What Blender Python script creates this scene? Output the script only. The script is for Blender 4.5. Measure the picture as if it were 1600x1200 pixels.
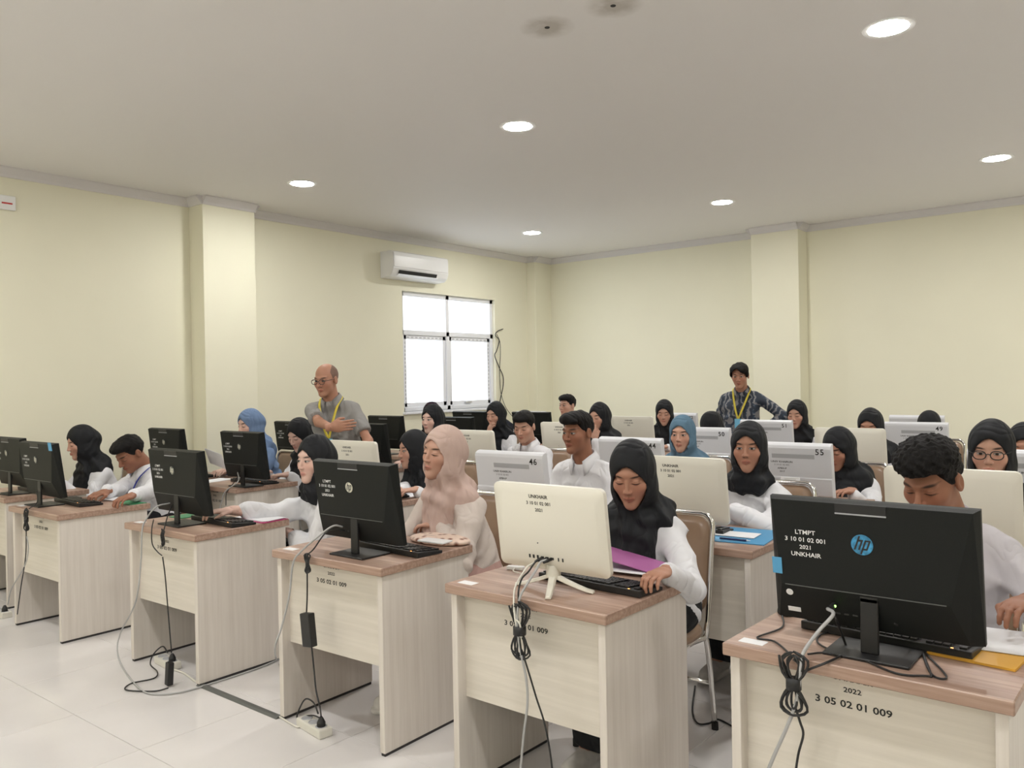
import bpy, bmesh, math, random
import numpy as np
from mathutils import Vector, Matrix

random.seed(4); RNG = np.random.default_rng(4)
for o in list(bpy.data.objects): bpy.data.objects.remove(o, do_unlink=True)
SC = bpy.context.scene
COL = SC.collection

# ------------------------------------------------------------------ camera
F, YAW, PIT, ROL, CH = 1286.09, .676, -.0026, -.0183, 1.4713
FW = np.array([-math.sin(YAW)*math.cos(PIT), math.cos(YAW)*math.cos(PIT), math.sin(PIT)])
_r = np.array([math.cos(YAW), math.sin(YAW), 0.]); _u = np.cross(_r, FW)
RT = _r*math.cos(ROL)+_u*math.sin(ROL); UP = -_r*math.sin(ROL)+_u*math.cos(ROL)
cam = bpy.data.cameras.new('camera'); camo = bpy.data.objects.new('camera', cam); COL.objects.link(camo)
m = Matrix.Identity(4)
for i in range(3): m[i][0], m[i][1], m[i][2] = RT[i], UP[i], -FW[i]
m[2][3] = CH
camo.matrix_world = m
cam.sensor_fit = 'HORIZONTAL'; cam.sensor_width = 36; cam.lens = F/1600*36; cam.clip_start = .05
SC.camera = camo
def ray(px, py): return FW+RT*(px-800)/F-UP*(py-600)/F
C0 = np.array([0, 0, CH])
def atz(px, py, z): d = ray(px, py); return C0+d*(z-CH)/d[2]
def atx(px, py, x): d = ray(px, py); return C0+d*x/d[0]
def aty(px, py, y): d = ray(px, py); return C0+d*y/d[1]

# ------------------------------------------------------------------ world and exposure
w = bpy.data.worlds.new('overcast_sky'); SC.world = w; w.use_nodes = True
w.node_tree.nodes['Background'].inputs[0].default_value = (.93, .97, 1, 1)
w.node_tree.nodes['Background'].inputs[1].default_value = 3.5
SC.view_settings.view_transform = 'Standard'; SC.view_settings.look = 'None'
SC.view_settings.exposure = 0.0; SC.view_settings.gamma = 1.0; SC.view_settings.use_curve_mapping = False
LAMP = 235.0          # radiance of the round ceiling lamps

# ------------------------------------------------------------------ materials
def sr(r, g, b):
    f = lambda c: (c/255/12.92) if c/255 <= .04045 else ((c/255+.055)/1.055)**2.4
    return (f(r), f(g), f(b))
MATS = {}
def mat(name, col, rough=.5, metal=0., spec=.5, noise=0., nscale=40., bump=0., bscale=200., stretch=(1, 1, 1), emis=None, coat=0., sheen=0.):
    if name in MATS: return MATS[name]
    M = bpy.data.materials.new(name); M.use_nodes = True
    nt = M.node_tree; b = nt.nodes['Principled BSDF']
    b.inputs['Base Color'].default_value = (*col, 1); b.inputs['Roughness'].default_value = rough
    b.inputs['Metallic'].default_value = metal; b.inputs['Specular IOR Level'].default_value = spec
    b.inputs['Coat Weight'].default_value = coat
    if sheen: b.inputs['Sheen Weight'].default_value = sheen
    if emis: b.inputs['Emission Color'].default_value = (*emis[0], 1); b.inputs['Emission Strength'].default_value = emis[1]
    if noise or bump:
        tc = nt.nodes.new('ShaderNodeTexCoord'); mp = nt.nodes.new('ShaderNodeMapping'); mp.inputs['Scale'].default_value = stretch
        nt.links.new(tc.outputs['Object'], mp.inputs[0])
    if noise:
        n = nt.nodes.new('ShaderNodeTexNoise'); n.inputs['Scale'].default_value = nscale; n.inputs['Detail'].default_value = 4
        nt.links.new(mp.outputs[0], n.inputs['Vector'])
        r = nt.nodes.new('ShaderNodeMapRange'); r.inputs[1].default_value = .3; r.inputs[2].default_value = .7
        r.inputs[3].default_value = 1-noise; r.inputs[4].default_value = 1+noise
        nt.links.new(n.outputs['Fac'], r.inputs[0])
        v = nt.nodes.new('ShaderNodeVectorMath'); v.operation = 'SCALE'; v.inputs[0].default_value = col
        nt.links.new(r.outputs[0], v.inputs['Scale']); nt.links.new(v.outputs[0], b.inputs['Base Color'])
    if bump:
        n2 = nt.nodes.new('ShaderNodeTexNoise'); n2.inputs['Scale'].default_value = bscale; n2.inputs['Detail'].default_value = 3
        nt.links.new(mp.outputs[0], n2.inputs['Vector'])
        bp = nt.nodes.new('ShaderNodeBump'); bp.inputs['Strength'].default_value = bump; bp.inputs['Distance'].default_value = .004
        nt.links.new(n2.outputs['Fac'], bp.inputs['Height']); nt.links.new(bp.outputs[0], b.inputs['Normal'])
    MATS[name] = M
    return M
def wood(name, c1, c2, axis, scale=1.):
    if name in MATS: return MATS[name]
    M = bpy.data.materials.new(name); M.use_nodes = True; nt = M.node_tree; b = nt.nodes['Principled BSDF']
    tc = nt.nodes.new('ShaderNodeTexCoord'); mp = nt.nodes.new('ShaderNodeMapping')
    s = [38*scale]*3; s[axis] = 1.6*scale; mp.inputs['Scale'].default_value = s
    n = nt.nodes.new('ShaderNodeTexNoise'); n.inputs['Scale'].default_value = 1.6; n.inputs['Detail'].default_value = 5; n.inputs['Roughness'].default_value = .62
    cr = nt.nodes.new('ShaderNodeValToRGB'); cr.color_ramp.elements[0].position = .34; cr.color_ramp.elements[1].position = .68
    cr.color_ramp.elements[0].color = (*c1, 1); cr.color_ramp.elements[1].color = (*c2, 1)
    nt.links.new(tc.outputs['Object'], mp.inputs[0]); nt.links.new(mp.outputs[0], n.inputs['Vector'])
    nt.links.new(n.outputs['Fac'], cr.inputs[0]); nt.links.new(cr.outputs[0], b.inputs['Base Color'])
    b.inputs['Roughness'].default_value = .38
    MATS[name] = M
    return M
WALLC = (.87, .845, .68)
mat('wall_paint', WALLC, .62, noise=.02, nscale=1.2, bump=.05, bscale=60)
mat('cornice', (.72, .70, .70), .6)
mat('grout', (.55, .53, .52), .6)
mat('tile', (.76, .735, .725), .13, noise=.03, nscale=2.5, spec=.5)
wood('desk_wood', sr(154, 124, 108), sr(188, 160, 143), 0)
wood('desk_cream', sr(216, 208, 199), sr(229, 222, 214), 2, .6)
wood('desk_cream_h', sr(217, 210, 198), sr(230, 223, 212), 0, .6)
mat('foot_strip', (.03, .028, .028), .5)
mat('black_plastic', (.012, .012, .013), .42, bump=.15, bscale=900)
mat('black_cover', (.010, .0115, .011), .5, spec=.22, noise=.15, nscale=600, bump=.2, bscale=900)
mat('screen', (.006, .006, .008), .12)
mat('cream_plastic', sr(227, 223, 211), .38)
mat('white_plastic', sr(220, 221, 226), .4)
mat('white_shiny', sr(240, 240, 240), .3)
mat('slot_grey', sr(176, 177, 181), .5)
mat('silver', (.62, .62, .64), .3, .7)
mat('chrome', (.78, .77, .75), .14, 1.)
mat('tan_vinyl', sr(146, 120, 98), .32, noise=.06, nscale=14)
mat('maroon_vinyl', sr(110, 30, 50), .35)
mat('text_black', (.012, .012, .012), .6)
mat('text_white', (.82, .82, .82), .6)
mat('cable_black', (.015, .015, .016), .45)
mat('cable_grey', sr(178, 178, 178), .5)
mat('cable_white', sr(225, 222, 212), .45)
mat('sticker_white', (.85, .85, .86), .5)
mat('sticker_blue', sr(86, 160, 205), .5)
mat('paper', (.86, .86, .88), .7)
mat('folder_green', sr(70, 150, 105), .5)
mat('folder_blue', sr(78, 150, 195), .5)
mat('folder_purple', sr(176, 104, 160), .5)
mat('folder_pink', sr(196, 60, 120), .5)
mat('folder_yellow', sr(226, 170, 62), .5)
mat('led_green', (.1, .8, .1), .4, emis=((.4, 1, .15), 6))
mat('led_orange', (.9, .3, .05), .4, emis=((1, .35, .1), 5))
mat('upvc', sr(238, 240, 246), .35)
mat('rubber', (.02, .02, .02), .7)

# ------------------------------------------------------------------ mesh helpers
class MB:
    def __init__(s): s.v = []; s.f = []
    def add(s, vs, fs):
        n = len(s.v); s.v += [tuple(float(c) for c in v) for v in vs]; s.f += [tuple(i+n for i in f) for f in fs]; return s
    def box(s, c, d, R=None):
        P = [Vector((sx*d[0]/2, sy*d[1]/2, sz*d[2]/2)) for sx in (-1, 1) for sy in (-1, 1) for sz in (-1, 1)]
        if R is not None: P = [R @ p for p in P]
        return s.add([p+Vector(c) for p in P], [(0, 1, 3, 2), (4, 6, 7, 5), (0, 4, 5, 1), (2, 3, 7, 6), (0, 2, 6, 4), (1, 5, 7, 3)])
    def b(s, lo, hi): return s.box([(a+b)/2 for a, b in zip(lo, hi)], [abs(b-a) for a, b in zip(lo, hi)])
    def tube(s, pts, r, n=8, cap=True):
        P = [Vector(p) for p in pts]; rs = r if hasattr(r, '__len__') else [r]*len(P)
        N = None; rings = []
        for i, p in enumerate(P):
            t = (P[min(i+1, len(P)-1)]-P[max(i-1, 0)])
            if t.length < 1e-9: t = Vector((0, 0, 1))
            t.normalize()
            if N is None: N = t.orthogonal().normalized()
            else:
                N = N-t*N.dot(t); N = N.normalized() if N.length > 1e-6 else t.orthogonal().normalized()
            B = t.cross(N)
            rings.append([p+rs[i]*(N*math.cos(2*math.pi*k/n)+B*math.sin(2*math.pi*k/n)) for k in range(n)])
        fs = [(i*n+k, i*n+(k+1) % n, (i+1)*n+(k+1) % n, (i+1)*n+k) for i in range(len(P)-1) for k in range(n)]
        if cap: fs += [tuple(range(n))[::-1], tuple((len(P)-1)*n+k for k in range(n))]
        return s.add([v for r_ in rings for v in r_], fs)
    def lathe(s, prof, n=24, c=(0, 0, 0)):
        vs = [(c[0]+r*math.cos(2*math.pi*k/n), c[1]+r*math.sin(2*math.pi*k/n), c[2]+z) for r, z in prof for k in range(n)]
        fs = [(i*n+k, i*n+(k+1) % n, (i+1)*n+(k+1) % n, (i+1)*n+k) for i in range(len(prof)-1) for k in range(n)]
        fs += [tuple(range(n))[::-1], tuple((len(prof)-1)*n+k for k in range(n))]
        return s.add(vs, fs)
    def prism(s, poly, y0, y1):          # outline in x,z extruded along y
        n = len(poly)
        return s.add([(x, y0, z) for x, z in poly]+[(x, y1, z) for x, z in poly],
                     [tuple(range(n)), tuple(range(2*n-1, n-1, -1))]+[(i, i+n, (i+1) % n+n, (i+1) % n) for i in range(n)])
    def sheet(s, poly, z0, z1):          # outline in x,y extruded along z
        n = len(poly)
        return s.add([(x, y, z0) for x, y in poly]+[(x, y, z1) for x, y in poly],
                     [tuple(range(n))[::-1], tuple(range(n, 2*n))]+[(i, (i+1) % n, (i+1) % n+n, i+n) for i in range(n)])
    def xf(s, M): s.v = [tuple(M @ Vector(v)) for v in s.v]; return s
def mesh_of(name, mb, m, smooth=False, bevel=0., seg=2):
    me = bpy.data.meshes.new(name); me.from_pydata(mb.v, [], mb.f)
    bm = bmesh.new(); bm.from_mesh(me); bmesh.ops.recalc_face_normals(bm, faces=bm.faces)
    if bevel:
        ed = [e for e in bm.edges if len(e.link_faces) == 2 and e.calc_face_angle() > .5]
        bmesh.ops.bevel(bm, geom=ed, offset=bevel, segments=seg, affect='EDGES', profile=.5, clamp_overlap=True)
    bm.to_mesh(me); bm.free()
    if smooth: me.polygons.foreach_set('use_smooth', [True]*len(me.polygons))
    me.materials.append(MATS[m] if isinstance(m, str) else m)
    return me
def link(name, me, parent=None, loc=(0, 0, 0), rot=(0, 0, 0)):
    o = bpy.data.objects.new(name, me); COL.objects.link(o); o.parent = parent
    o.location = [float(c) for c in loc]; o.rotation_euler = rot
    return o
def obj(name, mb, m, parent=None, loc=(0, 0, 0), rot=(0, 0, 0), smooth=False, bevel=0., seg=2):
    return link(name, mesh_of(name, mb, m, smooth, bevel, seg), parent, loc, rot)
def tag(o, label, cat, group=None):
    o['label'] = label; o['category'] = cat
    if group: o['group'] = group
    return o
def thing(name, label, cat, loc=(0, 0, 0), rz=0., group=None):
    return tag(link(name, None, None, loc, (0, 0, rz)), label, cat, group)
def struct(o): o['kind'] = 'structure'; return o
def dup(root, loc, rz=0.):
    def cp(o, par):
        c = o.copy(); COL.objects.link(c); c.parent = par
        for ch in KIDS.get(o.name, []): cp(ch, c)
        return c
    KIDS = {}
    for o in TREE[root.name]: KIDS.setdefault(o.parent.name, []).append(o)
    r = cp(root, None); r.location = [float(c) for c in loc]; r.rotation_euler = (0, 0, rz)
    return r
TREE = {}
def freeze(root): TREE[root.name] = list(root.children_recursive); return root
def catmull(pts, n=6):
    P = [np.array(p, float) for p in pts]; P = [2*P[0]-P[1]]+P+[2*P[-1]-P[-2]]; out = []
    for i in range(1, len(P)-2):
        for k in range(n):
            t = k/n; a, b, c, d = P[i-1:i+3]
            out.append(.5*((2*b)+(-a+c)*t+(2*a-5*b+4*c-d)*t*t+(-a+3*b-3*c+d)*t**3))
    out.append(P[-2]); return out
def rrect(w, h, r, n=4, cx=0, cz=0):
    pts = []
    for sx, sz, a0 in ((1, 1, 0), (-1, 1, 90), (-1, -1, 180), (1, -1, 270)):
        for k in range(n+1):
            a = math.radians(a0+90*k/n); pts.append((cx+sx*(w/2-r)+r*math.cos(a), cz+sz*(h/2-r)+r*math.sin(a)))
    return pts
TXT = {}
def text(body, size, m, parent, loc, rot=(math.pi/2, 0, 0), bold=.0, sx=1., align='CENTER', space=1.):
    key = (body, size, m, bold, sx, align, space)
    if key not in TXT:
        cu = bpy.data.curves.new('lettering', 'FONT'); cu.body = body; cu.size = size; cu.align_x = align; cu.align_y = 'CENTER'
        cu.offset = bold*size; cu.resolution_u = 2; cu.space_character = space
        o = bpy.data.objects.new('lettering_source', cu); COL.objects.link(o)
        me = bpy.data.meshes.new_from_object(o.evaluated_get(bpy.context.evaluated_depsgraph_get()))
        bpy.data.objects.remove(o); me.name = 'lettering'
        for v in me.vertices: v.co.x *= sx
        me.materials.clear(); me.materials.append(MATS[m]); TXT[key] = me
    return link('lettering', TXT[key], parent, loc, rot)

# ------------------------------------------------------------------ the room
XL, XR, YN, YR, H = -7.02, 3.7, -3.2, 9.49, 3.2
struct(obj('floor', MB().b((XL-.2, YN-.2, -.12), (XR+.2, YR+.2, -.006)), 'grout'))
floor = bpy.data.objects['floor']
TS = .6
cells = []
tx0, ty0 = -7.02+.12, -3.2+.05
for i in range(-1, 18):
    for j in range(0, 22):
        x0 = max(tx0+i*TS, XL); x1 = min(tx0+(i+1)*TS, XR); y0 = max(ty0+(j-1)*TS, YN); y1 = min(ty0+j*TS, YR)
        if x1-x0 < .03 or y1-y0 < .03: continue
        c = np.array([(x0+x1)/2, (y0+y1)/2, 0])-C0; d = c@FW; u = (c@RT)/max(d, .01)
        cells.append((0 if (d > .3 and abs(u) < .85) else 1, abs(d), x0, x1, y0, y1))
cells.sort()
tcache = {}; rest = MB()
for k, (_, _, x0, x1, y0, y1) in enumerate(cells):
    w_, h_ = round(x1-x0, 4), round(y1-y0, 4); q = .0022
    if k < 295:
        if (w_, h_) not in tcache:
            tcache[w_, h_] = mesh_of('tile', MB().b((-w_/2+q/2, -h_/2+q/2, -.008), (w_/2-q/2, h_/2-q/2, 0)), 'tile', bevel=.0012, seg=1)
        link('tile', tcache[w_, h_], floor, ((x0+x1)/2, (y0+y1)/2, random.uniform(-.0003, 0)))
    else: rest.b((x0+q/2, y0+q/2, -.008), (x1-q/2, y1-q/2, 0))
ro = obj('tile', rest, 'tile', floor); ro['kind'] = 'stuff'

# ceiling with two water stains
cm = mat('ceiling_stained', (.84, .825, .815), .7); nt = cm.node_tree; bs = nt.nodes['Principled BSDF']
geo = nt.nodes.new('ShaderNodeTexCoord'); nz = nt.nodes.new('ShaderNodeTexNoise'); nz.inputs['Scale'].default_value = 14; nz.inputs['Detail'].default_value = 6
nt.links.new(geo.outputs['Object'], nz.inputs['Vector'])
STAINS = [(855, 43, .30), (958, 9, .30)]
acc = None
for px, py, rr in STAINS:
    p = atz(px, py, H)
    d = nt.nodes.new('ShaderNodeVectorMath'); d.operation = 'DISTANCE'; d.inputs[1].default_value = tuple(p)
    nt.links.new(geo.outputs['Object'], d.inputs[0])
    mr = nt.nodes.new('ShaderNodeMapRange'); mr.inputs[1].default_value = rr*.5; mr.inputs[2].default_value = .02; mr.inputs[3].default_value = 0; mr.inputs[4].default_value = 1
    nt.links.new(d.outputs['Value'], mr.inputs[0])
    if acc is None: acc = mr.outputs[0]
    else:
        mx = nt.nodes.new('ShaderNodeMath'); mx.operation = 'MAXIMUM'; nt.links.new(acc, mx.inputs[0]); nt.links.new(mr.outputs[0], mx.inputs[1]); acc = mx.outputs[0]
mu = nt.nodes.new('ShaderNodeMath'); mu.operation = 'MULTIPLY'; nt.links.new(acc, mu.inputs[0]); nt.links.new(nz.outputs['Fac'], mu.inputs[1])
cr = nt.nodes.new('ShaderNodeValToRGB'); cr.color_ramp.elements[0].position = .03; cr.color_ramp.elements[0].color = (.84, .825, .815, 1)
cr.color_ramp.elements[1].position = .42; cr.color_ramp.elements[1].color = (.56, .53, .49, 1)
nt.links.new(mu.outputs[0], cr.inputs[0]); nt.links.new(cr.outputs[0], bs.inputs['Base Color'])
struct(obj('ceiling', MB().b((XL-.2, YN-.2, H), (XR+.2, YR+.2, H+.12)), 'ceiling_stained'))
for px, py, rr in STAINS:
    p = atz(px, py, H); obj('hole', MB().lathe([(.001, -.002), (.012, -.002), (.014, .001)], 12), 'rubber', bpy.data.objects['ceiling'], p)

# window opening in the left wall
WY0, WY1 = atx(630, 550, XL)[1], atx(774, 550, XL)[1]
WZ0, WZ1 = 1.14, 2.565
wl = struct(obj('wall_left', MB().b((XL-.2, YN, 0), (XL, WY0, H)).b((XL-.2, WY1, 0), (XL, YR, H)).b((XL-.2, WY0, 0), (XL, WY1, WZ0)).b((XL-.2, WY0, WZ1), (XL, WY1, H)), 'wall_paint'))
wb = struct(obj('wall_back', MB().b((XL-.2, YR, 0), (XR+.2, YR+.2, H)), 'wall_paint'))
struct(obj('wall_right', MB().b((XR, YN, 0), (XR+.2, YR, H)), 'wall_paint'))
struct(obj('wall_front', MB().b((XL-.2, YN-.2, 0), (XR+.2, YN, H)), 'wall_paint'))
obj('pillar', MB().b((XL-.01, 4.06, 0), (-6.794, 4.60, H)), 'wall_paint', wl, bevel=.004)
obj('pillar', MB().b((XL-.01, 9.12, 0), (-6.87, YR+.01, H)), 'wall_paint', wl, bevel=.004)
obj('pillar', MB().b((-3.80, 9.22, 0), (-3.25, YR+.01, H)), 'wall_paint', wb, bevel=.004)
# cornice strips along the ceiling
def cornice(n, a, b, nx, ny):
    prof = [(0, 0), (0, -.075), (.012, -.075), (.02, -.055), (.045, -.03), (.06, -.012), (.06, 0)]
    A, B = Vector((a[0], a[1], H)), Vector((b[0], b[1], H)); N = Vector((nx, ny, 0))
    vs = [A+N*p+Vector((0, 0, z)) for p, z in prof]+[B+N*p+Vector((0, 0, z)) for p, z in prof]; k = len(prof)
    struct(obj('trim_%d' % n, MB().add(vs, [tuple(range(k)), tuple(range(2*k-1, k-1, -1))]+[(i, i+1, i+1+k, i+k) for i in range(k-1)]), 'cornice'))
cs = [((XL, YN), (XL, 4.06), 1, 0), ((XL, 4.06), (-6.794, 4.06), 0, -1), ((-6.794, 4.06), (-6.794, 4.60), 1, 0), ((XL, 4.60), (-6.794, 4.60), 0, 1),
      ((XL, 4.60), (XL, 9.12), 1, 0), ((XL, 9.12), (-6.87, 9.12), 0, -1), ((-6.87, 9.12), (-6.87, YR), 1, 0), ((-6.87, YR), (-3.80, YR), 0, -1),
      ((-3.80, 9.22), (-3.80, YR), -1, 0), ((-3.80, 9.22), (-3.25, 9.22), 0, -1), ((-3.25, 9.22), (-3.25, YR), 1, 0), ((-3.25, YR), (XR, YR), 0, -1),
      ((XR, YN), (XR, YR), -1, 0), ((XL, YN), (XR, YN), 0, 1)]
for i, c in enumerate(cs): cornice(i+1, *c)

# window: frame, transoms above, two casements below
win = struct(link('window_1', None, None, (XL, 0, 0)))
X0, X1 = -.13, -.04
fr = MB(); t = .055; ZM = WZ0+.66*(WZ1-WZ0); YM = atx(704, 560, XL)[1]
fr.b((X0, WY0, WZ0), (X1, WY1, WZ0+t)).b((X0, WY0, WZ1-t), (X1, WY1, WZ1)).b((X0, WY0, WZ0), (X1, WY0+t, WZ1)).b((X0, WY1-t, WZ0), (X1, WY1, WZ1))
fr.b((X0, WY0, ZM-.03), (X1, WY1, ZM+.03)).b((X0, YM-.03, WZ0), (X1, YM+.03, WZ1))
obj('window_frame', fr, 'upvc', win, bevel=.004, seg=1)
obj('window_sill', MB().b((-.12, WY0-.02, WZ0-.03), (.04, WY1+.02, WZ0)), 'upvc', win, bevel=.006)
gm = bpy.data.materials.new('pane_glass'); gm.use_nodes = True; MATS['pane_glass'] = gm
gn = gm.node_tree; gn.nodes.clear(); go = gn.nodes.new('ShaderNodeOutputMaterial'); gx = gn.nodes.new('ShaderNodeMixShader'); gx.inputs[0].default_value = .06
gt = gn.nodes.new('ShaderNodeBsdfTransparent'); gt.inputs[0].default_value = (.96, .98, 1, 1); gg = gn.nodes.new('ShaderNodeBsdfGlossy'); gg.inputs['Roughness'].default_value = .05
gn.links.new(gt.outputs[0], gx.inputs[1]); gn.links.new(gg.outputs[0], gx.inputs[2]); gn.links.new(gx.outputs[0], go.inputs[0])
mat('tape_grey', sr(190, 192, 200), .5)
for (a, b_, z0, z1, cas) in ((WY0+t, YM-.03, ZM+.03, WZ1-t, 0), (YM+.03, WY1-t, ZM+.03, WZ1-t, 0), (WY0+t, YM-.03, WZ0+t, ZM-.03, 1), (YM+.03, WY1-t, WZ0+t, ZM-.03, 1)):
    if cas:
        e = .05; s_ = MB().b((X0+.02, a, z0), (X1-.015, a+e, z1)).b((X0+.02, b_-e, z0), (X1-.015, b_, z1)).b((X0+.02, a, z0), (X1-.015, b_, z0+e)).b((X0+.02, a, z1-e), (X1-.015, b_, z1))
        ca = obj('casement', s_, 'upvc', win, bevel=.003, seg=1)
        tp = MB()
        for k in range(9): tp.b((X1-.0155, a+.06+k*(b_-a-.1)/9, z1-.034), (X1-.0145, a+.06+(k+.55)*(b_-a-.1)/9, z1-.020))
        for k in range(16): tp.b((X1-.0155, a+.02 if a < YM-.2 else b_-.035, z0+.04+k*(z1-z0-.1)/16), (X1-.0145, (a+.034) if a < YM-.2 else b_-.021, z0+.04+(k+.6)*(z1-z0-.1)/16))
        obj('film_print', tp, 'tape_grey', ca)
        obj('pane', MB().b((-.09, a+e-.005, z0+e-.005), (-.084, b_-e+.005, z1-e+.005)), 'pane_glass', win)
    else: obj('pane', MB().b((-.09, a-.005, z0-.005), (-.084, b_+.005, z1+.005)), 'pane_glass', win)
obj('window_handle', MB().b((X1-.015, YM+.3, WZ0+.075), (X1+.012, YM+.42, WZ0+.095)), 'silver', win, bevel=.003)

# ceiling lamps
em = mat('lamp_glow', (1, 1, 1), .5, emis=((1, .985, .955), LAMP))
rows_l = ['nearest the camera', 'second', 'third', 'far']
for ix, lx in enumerate((-5.78, -3.43, -1.08, 1.27)):
    for iy, ly in enumerate((-2.09, 1.15, 4.39, 7.63)):
        LB = {(2, 2): 'large bright round ceiling lamp at the top right', (1, 2): 'round ceiling lamp near the middle of the ceiling', (0, 2): 'round ceiling lamp above the left wall pillar',
              (2, 3): 'round ceiling lamp close to the right edge of the ceiling', (1, 3): 'round ceiling lamp in front of the back wall pillar', (0, 3): 'small round ceiling lamp near the far corner'}
        L = thing('ceiling_lamp', LB.get((ix, iy), 'round recessed ceiling lamp over the unseen side, column %s row %s' % ('abcd'[ix], 'abcd'[iy])), 'lamp', (lx, ly, H), 0, 'round ceiling lamps')
        if (ix, iy) == (0, 0):
            lamp_ring = mesh_of('trim_ring', MB().lathe([(.098, -.004), (.122, -.004), (.126, -.001), (.126, 0), (.098, 0)], 32), 'white_shiny', smooth=False)
            lamp_disc = mesh_of('diffuser', MB().lathe([(.0005, -.0055), (.09, -.0055), (.1, -.003), (.1, -.001)], 32), 'lamp_glow')
        link('trim_ring', lamp_ring, L); link('diffuser', lamp_disc, L)

# air conditioner above the window
ay0, ay1 = atx(614, 410, XL+.21)[1]-.0, atx(700, 410, XL+.21)[1]
zt = atx(650, 396, XL+.2)[2]; zb = zt-.30
ac = thing('air_conditioner', 'white split air conditioner mounted high on the wall above the window', 'air conditioner', (XL, (ay0+ay1)/2, zb))
L_ = ay1-ay0
def acprism(prof, a, b):
    n = len(prof); return MB().add([(x, a, z) for x, z in prof]+[(x, b, z) for x, z in prof], [tuple(range(n)), tuple(range(2*n-1, n-1, -1))]+[(i, i+n, (i+1) % n+n, (i+1) % n) for i in range(n)])
obj('body', acprism([(0, .30), (.17, .30), (.205, .285), (.215, .24), (.215, .10), (.195, .045), (.15, .01), (0, 0)], -L_/2, L_/2), 'white_shiny', ac, bevel=.006)
obj('front_panel', acprism([(.216, .285), (.222, .24), (.222, .115), (.214, .115)], -L_/2+.01, L_/2-.01), 'white_shiny', ac, bevel=.002, seg=1)
obj('air_outlet', acprism([(.214, .082), (.219, .080), (.199, .036), (.194, .040)], -L_/2+.09, L_/2-.20), 'rubber', ac)
obj('flap', acprism([(.212, .040), (.216, .034), (.180, .018), (.176, .024)], -L_/2+.08, L_/2-.19), 'white_shiny', ac)
# small wall box, far left
p = atx(7, 317, XL)
wbx = thing('wall_sensor', 'small white box with a red mark high on the left wall', 'sensor', (XL, p[1], p[2]))
obj('body', MB().b((0, -.07, -.055), (.03, .07, .055)), 'white_shiny', wbx, bevel=.006)
mat('red', sr(200, 60, 60), .5); obj('red_mark', MB().b((.0295, -.03, -.012), (.0315, .045, .0)), 'red', wbx)
# wires hanging beside the window
mb = MB().tube(catmull([atx(x, y, XL+.02) for x, y in ((786, 514), (777, 518), (774, 524), (780, 532), (776, 548), (773, 556), (780, 574), (786, 588), (786, 604), (783, 618), (780, 634), (778, 650))]), .006, 6)
mb.tube(catmull([atx(x, y, XL+.025) for x, y in ((776, 522), (781, 534), (782, 552), (781, 570), (781, 590), (783, 615), (790, 636), (800, 650))]), .004, 6)
tag(obj('wall_wire', mb, 'cable_black', smooth=True), 'thin dark wires dangling down the wall right of the window', 'wire')

# ------------------------------------------------------------------ desks
Y0, PITCH = 2.1226, 1.1786
DW, DD, DH = .69, .56, .75
ROWN = ['front row', 'second row', 'third row', 'fourth row', 'fifth row', 'sixth row']
COLN = ['beside the window wall', 'second from the window wall', 'third from the window wall', 'fourth from the window wall', 'fifth from the window wall', 'sixth from the window wall']
def make_desk():
    d = thing('computer_desk', '', 'desk')
    obj('desk_top', MB().b((-DW/2, 0, DH-.034), (DW/2, DD, DH)), 'desk_wood', d, bevel=.003, seg=1)
    for s in (-1, 1):
        sp = obj('side_panel', MB().b((s*(DW/2-.015), .018, .012), (s*(DW/2-.042), DD-.015, DH-.034)), 'desk_cream', d, bevel=.0015, seg=1)
        obj('foot_strip', MB().b((s*(DW/2-.018), .022, 0), (s*(DW/2-.039), DD-.02, .012)), 'foot_strip', sp)
    obj('modesty_panel', MB().b((-DW/2+.042, .06, .335), (DW/2-.042, .078, DH-.034)), 'desk_cream_h', d)
    for z, tx, sz in ((.700, 'UNKHAIR', .018), (.672, '2022', .018), (.635, '3 05 02 01 009', .025)):
        text(tx, sz, 'text_black', d, (-.02, .0593, z), bold=.02, sx=1.25)
    obj('sticker', MB().b((-DW/2+.03, .035, DH), (-DW/2+.10, .075, DH+.0008)), 'sticker_white', d)
    return freeze(d)
desk0 = make_desk()
CX = {}        # seat centres
colx = [-6.34, -5.51, -4.045, -2.735, -1.70, -.62]
for r in range(6):
    for c in range(6): CX[r, c] = (colx[c], Y0+PITCH*r)
DROT = {}
def from_front(c, a, b):
    A, B = atz(*a, DH), atz(*b, DH); m_ = (A+B)/2; CX[0, c] = (m_[0], m_[1]); DROT[0, c] = math.atan2(B[1]-A[1], B[0]-A[0])*.6
from_front(1, (14, 791), (87.5, 805)); from_front(2, (195, 817), (302.5, 836)); from_front(3, (428, 860), (590, 887))
from_front(4, (695, 911), (946, 962)); from_front(5, (1130, 1003), (1584, 1098))
p = atz(6, 779, DH); CX[0, 0] = (p[0]-DW/2, p[1])
p = atz(1175, 862, DH); CX[1, 4] = (p[0]-DW/2, p[1])
SEATS = [(0, c) for c in range(6)]+[(1, c) for c in range(6)]+[(2, c) for c in range(6)]+[(3, c) for c in range(5)]+[(4, c) for c in range(5)]+[(5, 0), (5, 2), (5, 4)]
DESK = {}
for k, (r, c) in enumerate(SEATS):
    x, y = CX[r, c]
    d = desk0 if k == 0 else dup(desk0, (x, y, 0), DROT.get((r, c), 0))
    d.location = (x, y, 0)
    d['label'] = 'cream desk with brown wood top, %s, %s' % (ROWN[r], COLN[c]); d['group'] = 'computer desks in rows'
    DESK[r, c] = d

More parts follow.
